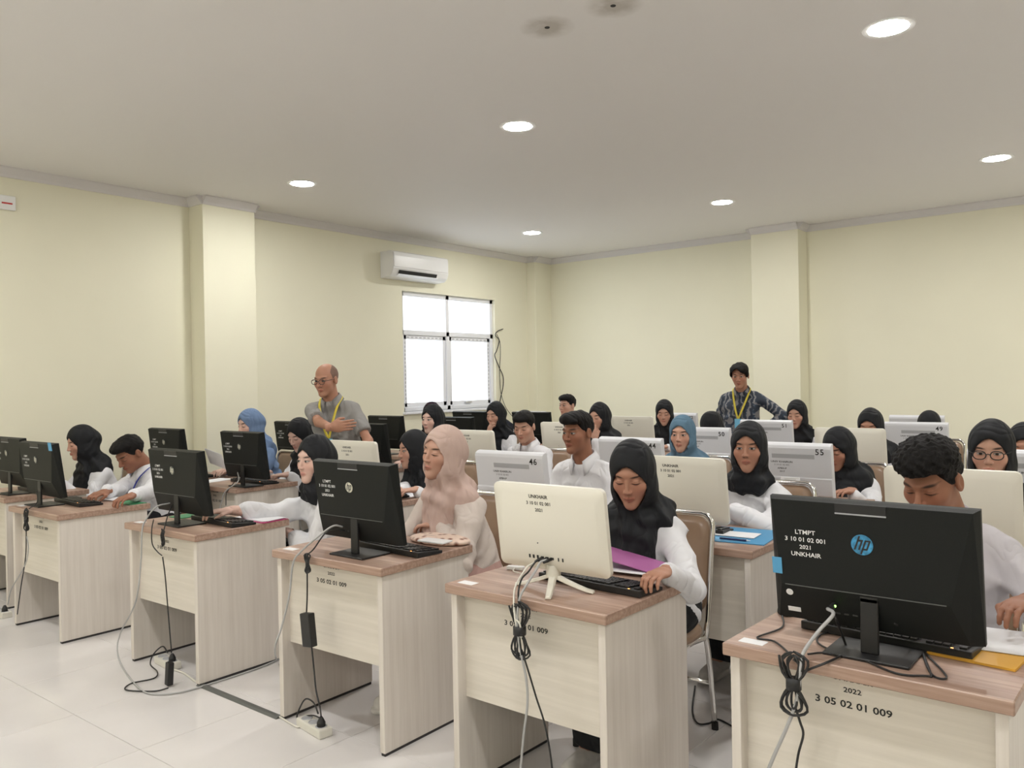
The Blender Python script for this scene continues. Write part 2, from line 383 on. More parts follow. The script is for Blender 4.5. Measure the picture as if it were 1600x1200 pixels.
# ------------------------------------------------------------------ computers (back towards -y)
TILT = Matrix.Rotation(math.radians(7.5), 4, 'X')
def panel_empty_tf(mb, zc): return mb.xf(Matrix.Translation((0, 0, zc)) @ TILT @ Matrix.Translation((0, 0, -zc)))
def logo(parent, loc, disc, ink, r=.022):
    R = (math.pi/2-math.radians(-7.5), 0, 0)
    dmb = MB().lathe([(r*.98, 0), (r, .0004), (r, .0012), (r*.97, .0016)], 28)
    o = obj('maker_badge', dmb, disc, parent, loc, R)
    sl = .30*r*2
    L = MB()
    def bar(x0, y0, x1, y1, wd):       # slanted stroke
        L.add([(x0-wd/2, y0, 0), (x0+wd/2, y0, 0), (x1+wd/2, y1, 0), (x1-wd/2, y1, 0), (x0-wd/2, y0, .0006), (x0+wd/2, y0, .0006), (x1+wd/2, y1, .0006), (x1-wd/2, y1, .0006)],
              [(0, 3, 2, 1), (4, 5, 6, 7), (0, 1, 5, 4), (2, 3, 7, 6), (0, 4, 7, 3), (1, 2, 6, 5)])
    q = r; S = .36; wd = .17*q
    X = lambda x, y: x*q+S*y*q
    bar(X(-.5, -.5), -.5*q, X(-.5, .85), .85*q, wd); bar(X(-.12, -.5), -.5*q, X(-.12, .32), .32*q, wd); bar(X(-.30, .32), .32*q, X(-.30, .5), .5*q, .36*q+wd)
    bar(X(.2, -.9), -.9*q, X(.2, .5), .5*q, wd); bar(X(.58, -.4), -.4*q, X(.58, .4), .4*q, wd); bar(X(.38, .33), .33*q, X(.38, .5), .5*q, .36*q+wd); bar(X(.38, -.5), -.5*q, X(.38, -.33), -.33*q, .36*q+wd)
    obj('badge_letters', L, ink, o, (0, 0, .0016))
    return o
mat('badge_cream', sr(214, 212, 196), .4); mat('badge_dark', (.02, .02, .022), .4); mat('badge_blue', sr(58, 140, 185), .3, noise=.5, nscale=80)
def tp(x, z, off=0.):            # a point of the tilted back plane (z above desk), pushed off mm outwards
    v = TILT @ Vector((x, -off, z-.06)); return (v.x, v.y, v.z+.06)
TR = (math.pi/2+math.radians(7.5), 0, 0)
def dark_computer(style):
    d = thing('all_in_one_computer', '', 'computer')
    W, B, T = .51, .062, .400
    mid = MB(); S = .165
    vs = [(-W/2, -.004, T), (W/2, -.004, T), (W/2, -.004, B), (-W/2, -.004, B), (-W/2+.012, -.028, T-.003), (W/2-.012, -.028, T-.003), (W/2-.065, -.040, S), (-W/2+.03, -.040, S), (W/2-.03, -.016, B), (-W/2+.01, -.016, B),
          (-W/2, .012, T), (W/2, .012, T), (W/2, .012, B), (-W/2, .012, B)]
    fs = [(4, 5, 6, 7), (7, 6, 8, 9), (0, 1, 5, 4), (1, 2, 8, 6, 5), (3, 0, 4, 7, 9), (2, 3, 9, 8), (0, 10, 11, 1), (1, 11, 12, 2), (2, 12, 13, 3), (3, 13, 10, 0), (10, 13, 12, 11)]
    mid.add(vs, fs); mid.xf(Matrix.Translation((0, 0, .06)) @ TILT @ Matrix.Translation((0, 0, -.06)))
    bc = obj('back_cover', mid, 'black_cover', d)
    sc = MB().b((-W/2+.008, .0121, B+.03), (W/2-.008, .0128, T-.01)).xf(Matrix.Translation((0, 0, .06)) @ TILT @ Matrix.Translation((0, 0, -.06)))
    obj('screen', sc, 'screen', d)
    mat('seam', (.10, .105, .10), .4)
    sm = MB().b((-W/2+.04, -.0412, S-.0012), (W/2-.075, -.0395, S+.0012)).xf(Matrix.Translation((0, 0, .06)) @ TILT @ Matrix.Translation((0, 0, -.06)))
    obj('seam', sm, 'seam', bc)
    wc = MB().b((-.075, -.0300, T-.028), (.05, -.0275, T-.002)).xf(Matrix.Translation((0, 0, .06)) @ TILT @ Matrix.Translation((0, 0, -.06)))
    cmr = obj('camera_module', wc, 'black_plastic', d)
    wl_ = MB().b((-.075, -.0312, T-.030), (.05, -.0288, T-.0265)).xf(Matrix.Translation((0, 0, .06)) @ TILT @ Matrix.Translation((0, 0, -.06)))
    obj('camera_edge', wl_, 'slot_grey', cmr)
    v = tp(-.01, .295, .0342)
    ds, ik = {'cream': ('badge_cream', 'badge_dark'), 'blue': ('badge_blue', 'badge_dark'), 'dim': ('seam', 'badge_cream')}[style]
    logo(d, v, ds, ik, .022 if style != 'blue' else .027)
    for k, (tx, sz) in enumerate((('LTMPT', .0165), ('3 10 01 02 001', .0165), ('2021', .0150), ('UNKHAIR', .0165))):
        z_ = .312-.0200*k; text(tx, sz, 'text_white', d, tp(-.155, z_, .0292+.012*(T-z_)/(T-S)), (TR[0]-.05, 0, 0), bold=.015, sx=1.1)
    nk = MB().b((-.022, -.052, .008), (.022, -.040, .15)).b((-.022, -.052, .138), (.022, -.02, .155))
    st = obj('stand_neck', nk, 'black_plastic', d, bevel=.002, seg=1)
    obj('stand_base', MB().b((-.105, -.10, 0), (.105, .06, .008)), 'black_plastic', d, bevel=.002, seg=1)
    pm = MB()
    for k in range(4): pm.b((-.09+.022*k, -.030, .092), (-.078+.022*k, -.026, .099))
    obj('ports', pm, 'rubber', bc)
    return freeze(d)
def cream_computer():
    d = thing('all_in_one_computer', '', 'computer'); W, B, T = .465, .066, .368
    prof = rrect(W, T-B, .022, 5, 0, (T+B)/2); n = len(prof); inn = rrect(W-.05, T-B-.05, .03, 5, 0, (T+B)/2)
    M_ = Matrix.Translation((0, 0, .06)) @ TILT @ Matrix.Translation((0, 0, -.06))
    vs = [(x, .012, z) for x, z in prof]+[(x, -.006, z) for x, z in prof]+[(x, -.022, z) for x, z in inn]
    fs = [tuple(range(n))]+[(i, i+n, (i+1) % n+n, (i+1) % n) for i in range(n)]+[(i+n, i+2*n, (i+1) % n+2*n, (i+1) % n+n) for i in range(n)]+[tuple(range(3*n-1, 2*n-1, -1))]
    o = obj('back_cover', MB().add(vs, fs).xf(M_), 'cream_plastic', d, smooth=True)
    md = o.modifiers.new('n', 'EDGE_SPLIT'); md.split_angle = math.radians(50)
    obj('screen', MB().b((-W/2+.01, .0122, B+.03), (W/2-.01, .0128, T-.01)).xf(M_), 'screen', d)
    for k, (tx, sz) in enumerate((('UNKHAIR', .0175), ('3 10 01 02 001', .0165), ('2021', .0165))):
        text(tx, sz, 'text_black', d, tp(-.025, .330-.0235*k, .0226), TR, bold=.02, sx=1.05)
    pm = MB()
    for k, (x, ww) in enumerate(((-.085, .006), (-.068, .007), (-.05, .007), (-.03, .012), (-.01, .013), (.012, .012), (.038, .004), (.056, .005))):
        v = tp(x, .115, .0228); pm.box(v, (ww, .002, .012 if ww < .01 else .008), Matrix.Rotation(math.radians(7.5), 3, 'X'))
    obj('ports', pm, 'rubber', o)
    obj('screw_hole', MB().box(tp(-.045, .165, .0226), (.004, .001, .004)), 'rubber', o)
    s = MB()
    s.tube(catmull([(0, -.005, .085), (0, -.008, .055), (0, -.01, .042)]), [.026]*13, 10)
    st = obj('stand_hub', s, 'cream_plastic', d, smooth=True)
    for a, L in ((-172, .15), (-62, .135), (12, .15)):
        dx, dy = math.cos(math.radians(a)), math.sin(math.radians(a)); px_, py_ = -dy, dx
        lg = MB(); sec = []
        for t_ in np.linspace(0, 1, 7):
            r_ = L*t_; z = .048*(1-t_)**1.3+.006; wd = .016-.005*t_; th = .007-.002*t_
            cx_, cy_ = dx*r_, -.01+dy*r_
            sec += [(cx_+px_*wd, cy_+py_*wd, z-th), (cx_-px_*wd, cy_-py_*wd, z-th), (cx_-px_*wd*.7, cy_-py_*wd*.7, z+th), (cx_+px_*wd*.7, cy_+py_*wd*.7, z+th)]
        lg.add([(x, y, max(z, 0)) for x, y, z in sec], [(i*4+k, i*4+(k+1) % 4, i*4+4+(k+1) % 4, i*4+4+k) for i in range(6) for k in range(4)]+[(3, 2, 1, 0), (24, 25, 26, 27)])
        obj('stand_leg', lg, 'cream_plastic', d, bevel=.002, seg=1)
    return freeze(d)
def white_computer():
    d = thing('all_in_one_computer', '', 'computer'); W, B, T = .46, .045, .353
    M_ = Matrix.Translation((0, 0, .06)) @ TILT @ Matrix.Translation((0, 0, -.06))
    yz = [(.012, B), (-.022, B), (-.042, B+.02), (-.042, .16), (-.036, .163), (-.036, T-.026), (-.031, T-.010), (-.014, T-.001), (.004, T), (.012, T-.003)]
    n = len(yz)
    o = obj('back_cover', MB().add([(-W/2, y, z) for y, z in yz]+[(W/2, y, z) for y, z in yz], [tuple(range(n)), tuple(range(2*n-1, n-1, -1))]+[(i, i+n, (i+1) % n+n, (i+1) % n) for i in range(n)]).xf(M_), 'white_plastic', d, bevel=.004)
    obj('screen', MB().b((-W/2+.012, .0122, B+.03), (W/2-.012, .013, T-.015)).xf(M_), 'screen', d)
    sl = MB()
    for k in range(3): sl.b((-.10, -.0372, T-.083+k*.0085), (.14, -.0355, T-.077+k*.0085))
    obj('vent_slot', sl.xf(M_), 'slot_grey', o)
    obj('vent_slot', MB().b((-.10, -.0366, T-.0835), (.14, -.0352, T-.059)).xf(M_), 'slot_grey', o)
    for k, (tx, sz, mm) in enumerate((('UNIV KHAIRUN', .0155, 'text_black'), ('3 10 01 02 001', .0125, 'slot_dark'), ('APBN-P', .0135, 'text_black'), ('2017', .0130, 'text_black'))):
        text(tx, sz, mm, d, tp(-.045, .248-.0175*k-(.003 if k > 1 else 0), .0368), TR, bold=.015, sx=1.15)
    st = MB(); R_ = Matrix.Rotation(math.radians(20), 3, 'X')
    for s in (-1, 1): st.add([(s*.055, -.045, .15), (s*.032, -.045, .15), (s*.032, -.055, .15), (s*.055, -.055, .15), (s*.055, -.12, .0), (s*.032, -.12, .0), (s*.032, -.13, .0), (s*.055, -.13, .0)],
                             [(0, 1, 2, 3), (7, 6, 5, 4), (0, 4, 5, 1), (1, 5, 6, 2), (2, 6, 7, 3), (3, 7, 4, 0)])
    st.b((-.055, -.057, .125), (.055, -.040, .155)).b((-.055, -.135, 0), (.055, -.02, .01))
    obj('stand', st, 'white_shiny', d, bevel=.003, seg=1)
    pm = MB()
    for k in range(5): pm.box(tp(.085+.014*k, .075, .0425), (.009, .002, .006))
    obj('ports', pm, 'rubber', o)
    return freeze(d)
mat('slot_dark', sr(140, 140, 146), .5)
PROTO = {'dark': dark_computer('dim'), 'hp': dark_computer('cream'), 'blue': dark_computer('blue'), 'cream': cream_computer(), 'white': white_computer()}
def px_center(a, b, row, off=.165): return (aty(*a, Y0+PITCH*row+off)[0]+aty(*b, Y0+PITCH*row+off)[0])/2
def px_edge(a, row, half, off=.165): return aty(*a, Y0+PITCH*row+off)[0]+half
COMP = [  # row, col, kind, x, number, label
 (0, 0, 'dark', px_edge((38, 683), 0, -.255), None, 'black all-in-one computer cut by the left picture edge'),
 (0, 1, 'dark', px_center((64, 690), (125, 693), 0), None, 'black all-in-one computer with a blue sticker on its top corner'),
 (0, 2, 'dark', px_center((238, 700), (325, 705), 0), None, 'black all-in-one computer beside the pink folder and white papers'),
 (0, 3, 'hp', px_center((492, 715), (617, 720), 0), None, 'black all-in-one computer with a pale round badge, beside the beige scarf student'),
 (0, 4, 'cream', px_center((777, 746), (948, 757), 0), None, 'cream all-in-one computer on three legs, nearest cream one'),
 (0, 5, 'blue', px_center((1215, 767), (1547, 788), 0), None, 'large near black all-in-one computer with blue round badge at lower right'),
 (1, 0, 'dark', px_center((242, 669), (296, 670), 1), None, 'black computer in the second row beside the left wall pillar'),
 (1, 1, 'dark', px_center((357, 672), (418, 675), 1), None, 'black computer in front of the blue scarf student at the pillar'),
 (1, 2, 'cream', px_center((518, 686), (597, 689), 1), None, 'cream computer standing before the man in grey shirt'),
 (1, 3, 'white', px_center((756, 698), (858, 703), 1), '46', 'white computer numbered 46'),
 (1, 4, 'cream', px_edge((1143, 722), 1, -.2325), None, 'cream computer behind the front student in long black scarf'),
 (1, 5, 'cream', px_edge((1385, 732), 1, .2325), None, 'cream computer behind the curly haired student'),
 (2, 0, 'dark', px_edge((437, 657), 2, .255), None, 'black computer left of the man in grey shirt'),
 (2, 1, 'dark', px_edge((610, 661), 2, -.255), None, 'black computer partly hidden behind the grey shirt man and cream computer'),
 (2, 2, 'cream', px_center((702, 672), (778, 674), 2), None, 'cream computer right of the beige scarf student'),
 (2, 3, 'white', px_center((943, 681), (1041, 684), 2), '44', 'white computer numbered 44'),
 (2, 4, 'white', px_edge((1304, 693), 2, -.23), '55', 'white computer numbered 55'),
 (2, 5, 'white', px_edge((1514, 700), 2, .23), None, 'white computer behind the student with glasses'),
 (3, 0, 'dark', px_center((582, 649), (634, 649), 3), None, 'black computer below the window, just left of its frame'),
 (3, 1, 'hp', px_edge((745, 652), 3, -.255), None, 'black computer with white round badge under the window'),
 (3, 2, 'cream', px_edge((849, 660), 3, .2325), None, 'cream computer behind the student in an open white collar'),
 (3, 3, 'white', px_edge((1145, 668), 3, -.23), '50', 'white computer numbered 50'),
 (3, 4, 'cream', px_edge((1386, 674), 3, -.2325), None, 'cream computer to the right of computer number 55'),
 (4, 0, 'dark', px_center((709, 642), (768, 642), 4), None, 'black computer directly under the right window pane'),
 (4, 1, 'dark', px_edge((864, 645), 4, -.255), None, 'black computer behind the two students in white shirts'),
 (4, 2, 'cream', px_edge((958, 651), 4, .2325), None, 'cream computer in the fifth row left of number 42'),
 (4, 3, 'white', px_edge((1241, 657), 4, -.23), '51', 'white computer numbered 51'),
 (4, 4, 'white', px_edge((1384, 660), 4, .23), '49', 'white computer above the curly hair, last but one row'),
 (5, 0, 'white', px_edge((856, 641), 5, -.23), None, 'white computer in the far corner behind a black computer'),
 (5, 2, 'white', px_edge((1092, 644), 5, -.23), '42', 'white computer numbered 42'),
 (5, 4, 'white', px_edge((1392, 650), 5, .23), None, 'white computer against the back wall in the sixth row at right')]
CXM = {}; COMPO = {}
first = set()
for r, c, kind, x, num, lab in COMP:
    y = CX[r, c][1]; pr = PROTO[kind]
    o = dup(pr, (x, y+.165, DH), 0) if kind in first else pr
    first.add(kind); o.location = (float(x), float(y+.165), DH)
    o['label'] = lab; o['group'] = 'all-in-one computers seen from behind'
    if num: text(num, .046, 'text_black', o, tp(.170, .309, .0372), TR, bold=.016, space=1.16)
    CXM[r, c] = float(x); COMPO[r, c] = o
o = COMPO[0, 1]; v = tp(.222, .385, .03); obj('blue_sticker', MB().box(v, (.045, .002, .05), Matrix.Rotation(math.radians(7.5), 3, 'X')), 'sticker_blue', o)
o = COMPO[0, 5]; R_ = Matrix.Rotation(math.radians(7.5), 3, 'X')
obj('blue_sticker', MB().box(tp(-.234, .215, .0395), (.026, .0014, .045), R_), 'sticker_blue', o)
obj('round_sticker', MB().lathe([(.001, 0), (.0095, 0), (.0095, .0008), (.001, .0008)], 16), 'sticker_white', o, tp(-.205, .143, .0375), (TR[0]+.22, 0, 0))
obj('white_sticker', MB().box(tp(-.200, .090, .0235), (.034, .0014, .013), Matrix.Rotation(math.radians(7.5)+.22, 3, 'X')), 'sticker_white', o)
obj('status_light', MB().lathe([(.0005, 0), (.003, 0), (.003, .003), (.0005, .003)], 10), 'led_green', o, tp(-.083, .125, .046), TR)
obj('plug', MB().tube([tp(-.09, .122, .03), tp(-.09, .122, .055)], .008, 8), 'cable_black', o)

# ------------------------------------------------------------------ keyboards and mice
def make_keyboard():
    d = thing('keyboard', '', 'keyboard')
    obj('case', MB().add([(-.22, -.07, 0), (.22, -.07, 0), (.22, .07, 0), (-.22, .07, 0), (-.22, -.07, .024), (.22, -.07, .024), (.22, .07, .012), (-.22, .07, .012)],
        [(3, 2, 1, 0), (4, 5, 6, 7), (0, 1, 5, 4), (1, 2, 6, 5), (2, 3, 7, 6), (3, 0, 4, 7)]), 'black_plastic', d, bevel=.003)
    k = MB()
    for j in range(6):
        for i in range(21):
            if i in (15, 19) and j < 5: continue
            if j == 5 and 4 < i < 9: continue
            x = -.208+i*.0198; y = -.056+j*.0205; z = .0235-(y+.07)/.14*.012
            k.b((x, y, z-.002), (x+.0165, y+.0165, z+.0055))
    kk = obj('keycaps', k, 'black_plastic', d); kk['kind'] = 'stuff'
    obj('status_light', MB().b((.17, -.066, .0235), (.176, -.063, .0248)), 'led_orange', d)
    return freeze(d)
kb0 = make_keyboard()
KB = {(0, 0): .06, (0, 1): .10, (0, 2): .13, (0, 3): .16, (0, 4): .13, (0, 5): .0, (1, 1): .13, (1, 0): .1, (1, 2): .05, (1, 3): .05, (1, 4): -.16, (1, 5): 0, (2, 2): 0, (2, 3): 0, (2, 4): 0, (2, 0): 0, (2, 1): 0}
for i, ((r, c), dx) in enumerate(sorted(KB.items())):
    x, y = CXM[r, c], CX[r, c][1]
    lim = CX[r, c][0]+DW/2-.225; lo = CX[r, c][0]-DW/2+.225
    k = kb0 if i == 0 else dup(kb0, (0, 0, 0))
    k.location = (min(max(x+dx, lo), lim), y+.305, DH+.0008); k.rotation_euler = (0, 0, math.radians((-3, 2, 4, -2)[i % 4]) if r else math.radians(-4))
    k['label'] = 'black keyboard on the desk in the %s, %s' % (ROWN[r], COLN[c]); k['group'] = 'black keyboards'
def sphere_mb(fn, nu=20, nv=12):
    vs = []; fs = []
    for j in range(nv+1):
        for i in range(nu):
            vs.append(fn(2*math.pi*i/nu, math.pi*j/nv))
    for j in range(nv):
        for i in range(nu): fs.append((j*nu+i, j*nu+(i+1) % nu, (j+1)*nu+(i+1) % nu, (j+1)*nu+i))
    return MB().add(vs, fs)
ms = thing('computer_mouse', 'black computer mouse left of the large near black computer', 'mouse')
obj('shell', sphere_mb(lambda a, b: (.031*math.sin(b)*math.cos(a), .055*math.sin(b)*math.sin(a), max(0.002, .034*math.cos(b)*(1-.25*math.sin(a)*math.sin(b))))), 'black_plastic', ms, smooth=True)
obj('scroll_wheel', MB().tube([(-.004, .03, .027), (.004, .03, .027)], .008, 10), 'rubber', ms)
p = atz(1231, 957, DH); ms.location = (p[0], p[1], DH+.001); ms.rotation_euler = (0, 0, .3)

# ------------------------------------------------------------------ chairs
def make_chair():
    d = thing('padded_chair', '', 'chair'); r = .0115
    # origin: seat centre on the floor, sitter faces -y
    sp = [(x*.2, y*.2, 0) for x, y in ()]
    seat = MB(); n = 24
    ring = [(.205*math.copysign(abs(math.cos(a))**.6, math.cos(a)), .205*math.copysign(abs(math.sin(a))**.6, math.sin(a))) for a in [2*math.pi*k/n for k in range(n)]]
    for z, s in ((.415, .93), (.425, 1.), (.448, 1.), (.462, .93), (.468, .6)): seat.v += [(x*s, y*s, z) for x, y in ring]
    for j in range(4): seat.f += [(j*n+k, j*n+(k+1) % n, (j+1)*n+(k+1) % n, (j+1)*n+k) for k in range(n)]
    seat.f += [tuple(range(n))[::-1], tuple(range(4*n, 5*n))]
    obj('seat', seat, 'tan_vinyl', d, smooth=True)
    lean = lambda z: .185+(z-.45)*.16
    bk = MB(); out = rrect(.35, .40, .06, 5, 0, .685); n = len(out); inn = rrect(.29, .34, .05, 5, 0, .685)
    bk.add([(x, lean(z)-.014, z) for x, z in inn]+[(x, lean(z)-.004, z) for x, z in out]+[(x, lean(z)+.014, z) for x, z in out]+[(x, lean(z)+.022, z) for x, z in inn],
           [tuple(range(n))]+[(i+j*n, i+(j+1)*n, (i+1) % n+(j+1)*n, (i+1) % n+j*n) for j in range(3) for i in range(n)]+[tuple(range(4*n-1, 3*n-1, -1))])
    obj('backrest', bk, 'tan_vinyl', d, smooth=True)
    fr = [(-.19, .16, .40), (-.19, lean(.45), .47), (-.19, lean(.6), .6), (-.19, lean(.8), .8)]
    top = [(-.19+.05*(1-math.cos(a)), lean(.84+.06*math.sin(a)), .84+.06*math.sin(a)) for a in np.linspace(0, math.pi/2, 5)]
    half = fr+top; full = half+[(-x, y, z) for x, y, z in half[::-1]]
    obj('back_frame', MB().tube(full, r, 8), 'chrome', d, smooth=True)
    for s in (-1, 1):
        lg = obj('leg', MB().tube(catmull([(s*.17, -.16, .415), (s*.18, -.2, .38), (s*.19, -.235, .02)]), r, 8), 'chrome', d, smooth=True)
        obj('rubber_foot', MB().tube([(s*.19, -.235, 0), (s*.19, -.2345, .03)], .015, 8), 'rubber', lg)
        lg = obj('leg', MB().tube(catmull([(s*.17, .02, .40), (s*.185, .13, .405), (s*.19, .18, .36), (s*.19, .235, .02)]), r, 8), 'chrome', d, smooth=True)
        obj('rubber_foot', MB().tube([(s*.19, .237, 0), (s*.19, .2345, .03)], .015, 8), 'rubber', lg)
        obj('seat_rail', MB().tube([(s*.17, -.17, .41), (s*.17, .05, .40), (s*.19, .17, .40)], .009, 8), 'chrome', d, smooth=True)
    obj('stretcher', MB().tube([(-.185, -.21, .22), (.185, -.21, .22)], .008, 8), 'chrome', d, smooth=True)
    obj('stretcher', MB().tube([(-.19, .21, .2), (.19, .21, .2)], .008, 8), 'chrome', d, smooth=True)
    return freeze(d)
chair0 = make_chair(); NCH = [0]
def place_chair(x, y, rz, label):
    k = chair0 if NCH[0] == 0 else dup(chair0, (x, y, 0), rz)
    NCH[0] += 1
    k.location = (float(x), float(y), 0); k.rotation_euler = (0, 0, rz); k['label'] = label; k['group'] = 'chrome framed chairs'
    return k

# ------------------------------------------------------------------ signed distance modelling
f32 = np.float32
class Fld:
    def __init__(s, lo, hi, h):
        s.h = h; s.lo = np.array(lo, float); n = np.ceil((np.array(hi)-s.lo)/h).astype(int)+1; s.n = n
        ax = [(s.lo[i]+h*np.arange(n[i])).astype(f32) for i in range(3)]
        s.X, s.Y, s.Z = np.meshgrid(*ax, indexing='ij')
def caps(P, a, b, ra, rb, sc=None):
    X, Y, Z = P; a = np.asarray(a, float); b = np.asarray(b, float)
    if sc is not None: X, Y, Z = X*sc[0], Y*sc[1], Z*sc[2]; a = a*sc; b = b*sc
    d = (b-a).astype(f32); L = max(float(d@d), 1e-9)
    px, py, pz = X-f32(a[0]), Y-f32(a[1]), Z-f32(a[2])
    t = np.clip((px*d[0]+py*d[1]+pz*d[2])/L, 0, 1)
    return np.sqrt((px-t*d[0])**2+(py-t*d[1])**2+(pz-t*d[2])**2)-(ra+(rb-ra)*t)
def ell(P, c, r):
    X, Y, Z = P; x, y, z = (X-c[0]), (Y-c[1]), (Z-c[2])
    k0 = np.sqrt((x/r[0])**2+(y/r[1])**2+(z/r[2])**2); k1 = np.sqrt((x/r[0]**2)**2+(y/r[1]**2)**2+(z/r[2]**2)**2)
    return k0*(k0-1)/np.maximum(k1, 1e-6)
def smin(a, b, k):
    h = np.clip(.5+.5*(b-a)/k, 0, 1); return b+(a-b)*h-k*h*(1-h)
def smax(a, b, k): return -smin(-a, -b, k)
def wav(P, f, seed, n=5):
    g = np.random.default_rng(seed); X, Y, Z = P; o = 0
    for _ in range(n):
        v = g.normal(size=3); v = v/np.linalg.norm(v)*f*g.uniform(.6, 1.5)
        o = o+np.sin(X*f32(v[0])+Y*f32(v[1])+Z*f32(v[2])+f32(g.uniform(0, 6.28)))
    return o/n
def nets(D, lo, h):
    """naive surface nets: returns vertices, quads"""
    s = D < 0
    c = s[:-1, :-1, :-1].astype(np.int8)
    cnt = sum(s[i:D.shape[0]-1+i, j:D.shape[1]-1+j, k:D.shape[2]-1+k].astype(np.int8) for i in (0, 1) for j in (0, 1) for k in (0, 1))
    act = (cnt > 0) & (cnt < 8); idx = np.argwhere(act)
    if not len(idx): return np.zeros((0, 3)), np.zeros((0, 4), int)
    ids = np.full(act.shape, -1, np.int64); ids[act] = np.arange(len(idx))
    acc = np.zeros((len(idx), 3)); num = np.zeros(len(idx))
    I, J, K = idx.T
    for ax in range(3):
        o1, o2 = [a for a in range(3) if a != ax]
        for u in (0, 1):
            for v in (0, 1):
                p = [I, J, K]; off = [0, 0, 0]; off[o1] = u; off[o2] = v
                A = D[I+off[0], J+off[1], K+off[2]]; off2 = list(off); off2[ax] += 1
                B = D[I+off2[0], J+off2[1], K+off2[2]]
                cr = (A < 0) != (B < 0); t = np.where(cr, A/np.where(cr, A-B, 1), 0)
                q = np.zeros((len(idx), 3)); q[:, o1] = u; q[:, o2] = v; q[:, ax] = t
                acc[cr] += q[cr]; num[cr] += 1
    V = (idx+acc/num[:, None])*h+lo
    Q = []
    for ax in range(3):
        o1, o2 = (ax+1) % 3, (ax+2) % 3
        sl = [slice(None)]*3; sl[ax] = slice(0, -1); a = s[tuple(sl)]; sl[ax] = slice(1, None); b = s[tuple(sl)]
        e = np.argwhere(a != b); sg = a[tuple(e.T)]
        ok = (e[:, o1] > 0) & (e[:, o2] > 0) & (e[:, o1] < D.shape[o1]-1) & (e[:, o2] < D.shape[o2]-1); e = e[ok]; sg = sg[ok]
        def g(d1, d2):
            q = e.copy(); q[:, o1] -= d1; q[:, o2] -= d2; return ids[tuple(q.T)]
        f = np.stack([g(1, 1), g(0, 1), g(0, 0), g(1, 0)], 1); f[~sg] = f[~sg][:, ::-1]
        Q.append(f)
    return V, np.concatenate(Q)
def raw_mesh(name, V, Q, m, hp=None):
    me = bpy.data.meshes.new(name); V = np.asarray(V, float); Q = np.asarray(Q)
    me.vertices.add(len(V)); me.vertices.foreach_set('co', V.astype(f32).ravel())
    me.loops.add(Q.size); me.loops.foreach_set('vertex_index', Q.astype(np.int32).ravel())
    me.polygons.add(len(Q)); me.polygons.foreach_set('loop_start', np.arange(0, Q.size, 4, dtype=np.int32))
    try: me.polygons.foreach_set('loop_total', np.full(len(Q), 4, np.int32))
    except Exception: pass
    me.polygons.foreach_set('use_smooth', np.ones(len(Q), bool))
    me.update(calc_edges=True); me.validate()
    if hp is not None:
        at = me.attributes.new('hp', 'FLOAT_VECTOR', 'POINT'); at.data.foreach_set('vector', hp.astype(f32).ravel())
    me.materials.append(MATS[m] if isinstance(m, str) else m)
    return me

# ------------------------------------------------------------------ head and hand templates (head frame: face towards -y, origin mid head)
def head_sdf(P, male, ears=True):
    X, Y, Z = P; A = np.abs(X); PA = (A, Y, Z); jw = .062 if male else .060
    d = ell(P, (0, .018, .036), (.075, .094, .084))
    d = smin(d, ell(P, (0, -.024, -.034), (jw, .064, .080)), .03)
    d = smin(d, ell(P, (0, -.066, -.098), (.024 if male else .022, .022, .019)), .032)
    d = smin(d, ell(PA, (.040, -.050, -.020), (.024, .026, .024)), .02)
    d = smin(d, caps(PA, (.006, -.083, .026), (.042, -.066, .026), .010, .009), .014) if male else smin(d, caps(PA, (.0, -.074, .034), (.036, -.064, .034), .012, .010), .02)
    d = smax(d, -ell(PA, (.031, -.101, .007), (.019, .020, .013)), .012)
    d = smin(d, ell(PA, (.031, -.070, .006), (.0145, .0155, .0125)), .005)
    d = smin(d, caps(P, (0, -.084, .014), (0, -.106 if male else -.101, -.026), .0065 if male else .0055, .0105 if male else .0085), .010)
    d = smin(d, ell(PA, (.0115 if male else .0105, -.097 if male else -.094, -.029), (.0085 if male else .0072, .011, .007)), .006)
    d = smin(d, caps(PA, (0, -.0925, -.0555), (.018, -.082, -.0590), .0062, .0035), .006)
    d = smin(d, caps(PA, (0, -.0905, -.0655), (.015, -.082, -.0625), .0070, .0040), .006)
    d = smax(d, -caps(PA, (0, -.1005, -.0600), (.018, -.090, -.0605), .0016, .0012), .003)
    e = ell(PA, (.079, .014, -.004), (.010, .019, .031)); e = smax(e, -ell(PA, (.088, .012, -.002), (.007, .011, .019)), .004)
    if male: d = smin(d, e, .008)
    r = .056 if male else .049
    d = smin(d, caps(P, (0, .026, -.055), (0, .05, -.20), r, r*1.06), .03)
    return d
HEADS = {}
def head_template(male, h):
    if (male, h) not in HEADS:
        f = Fld((-.105, -.135, -.225), (.105, .13, .135), h); D = head_sdf((f.X, f.Y, f.Z), male)
        HEADS[male, h] = nets(D, f.lo, h)
    return HEADS[male, h]
HANDS = {}
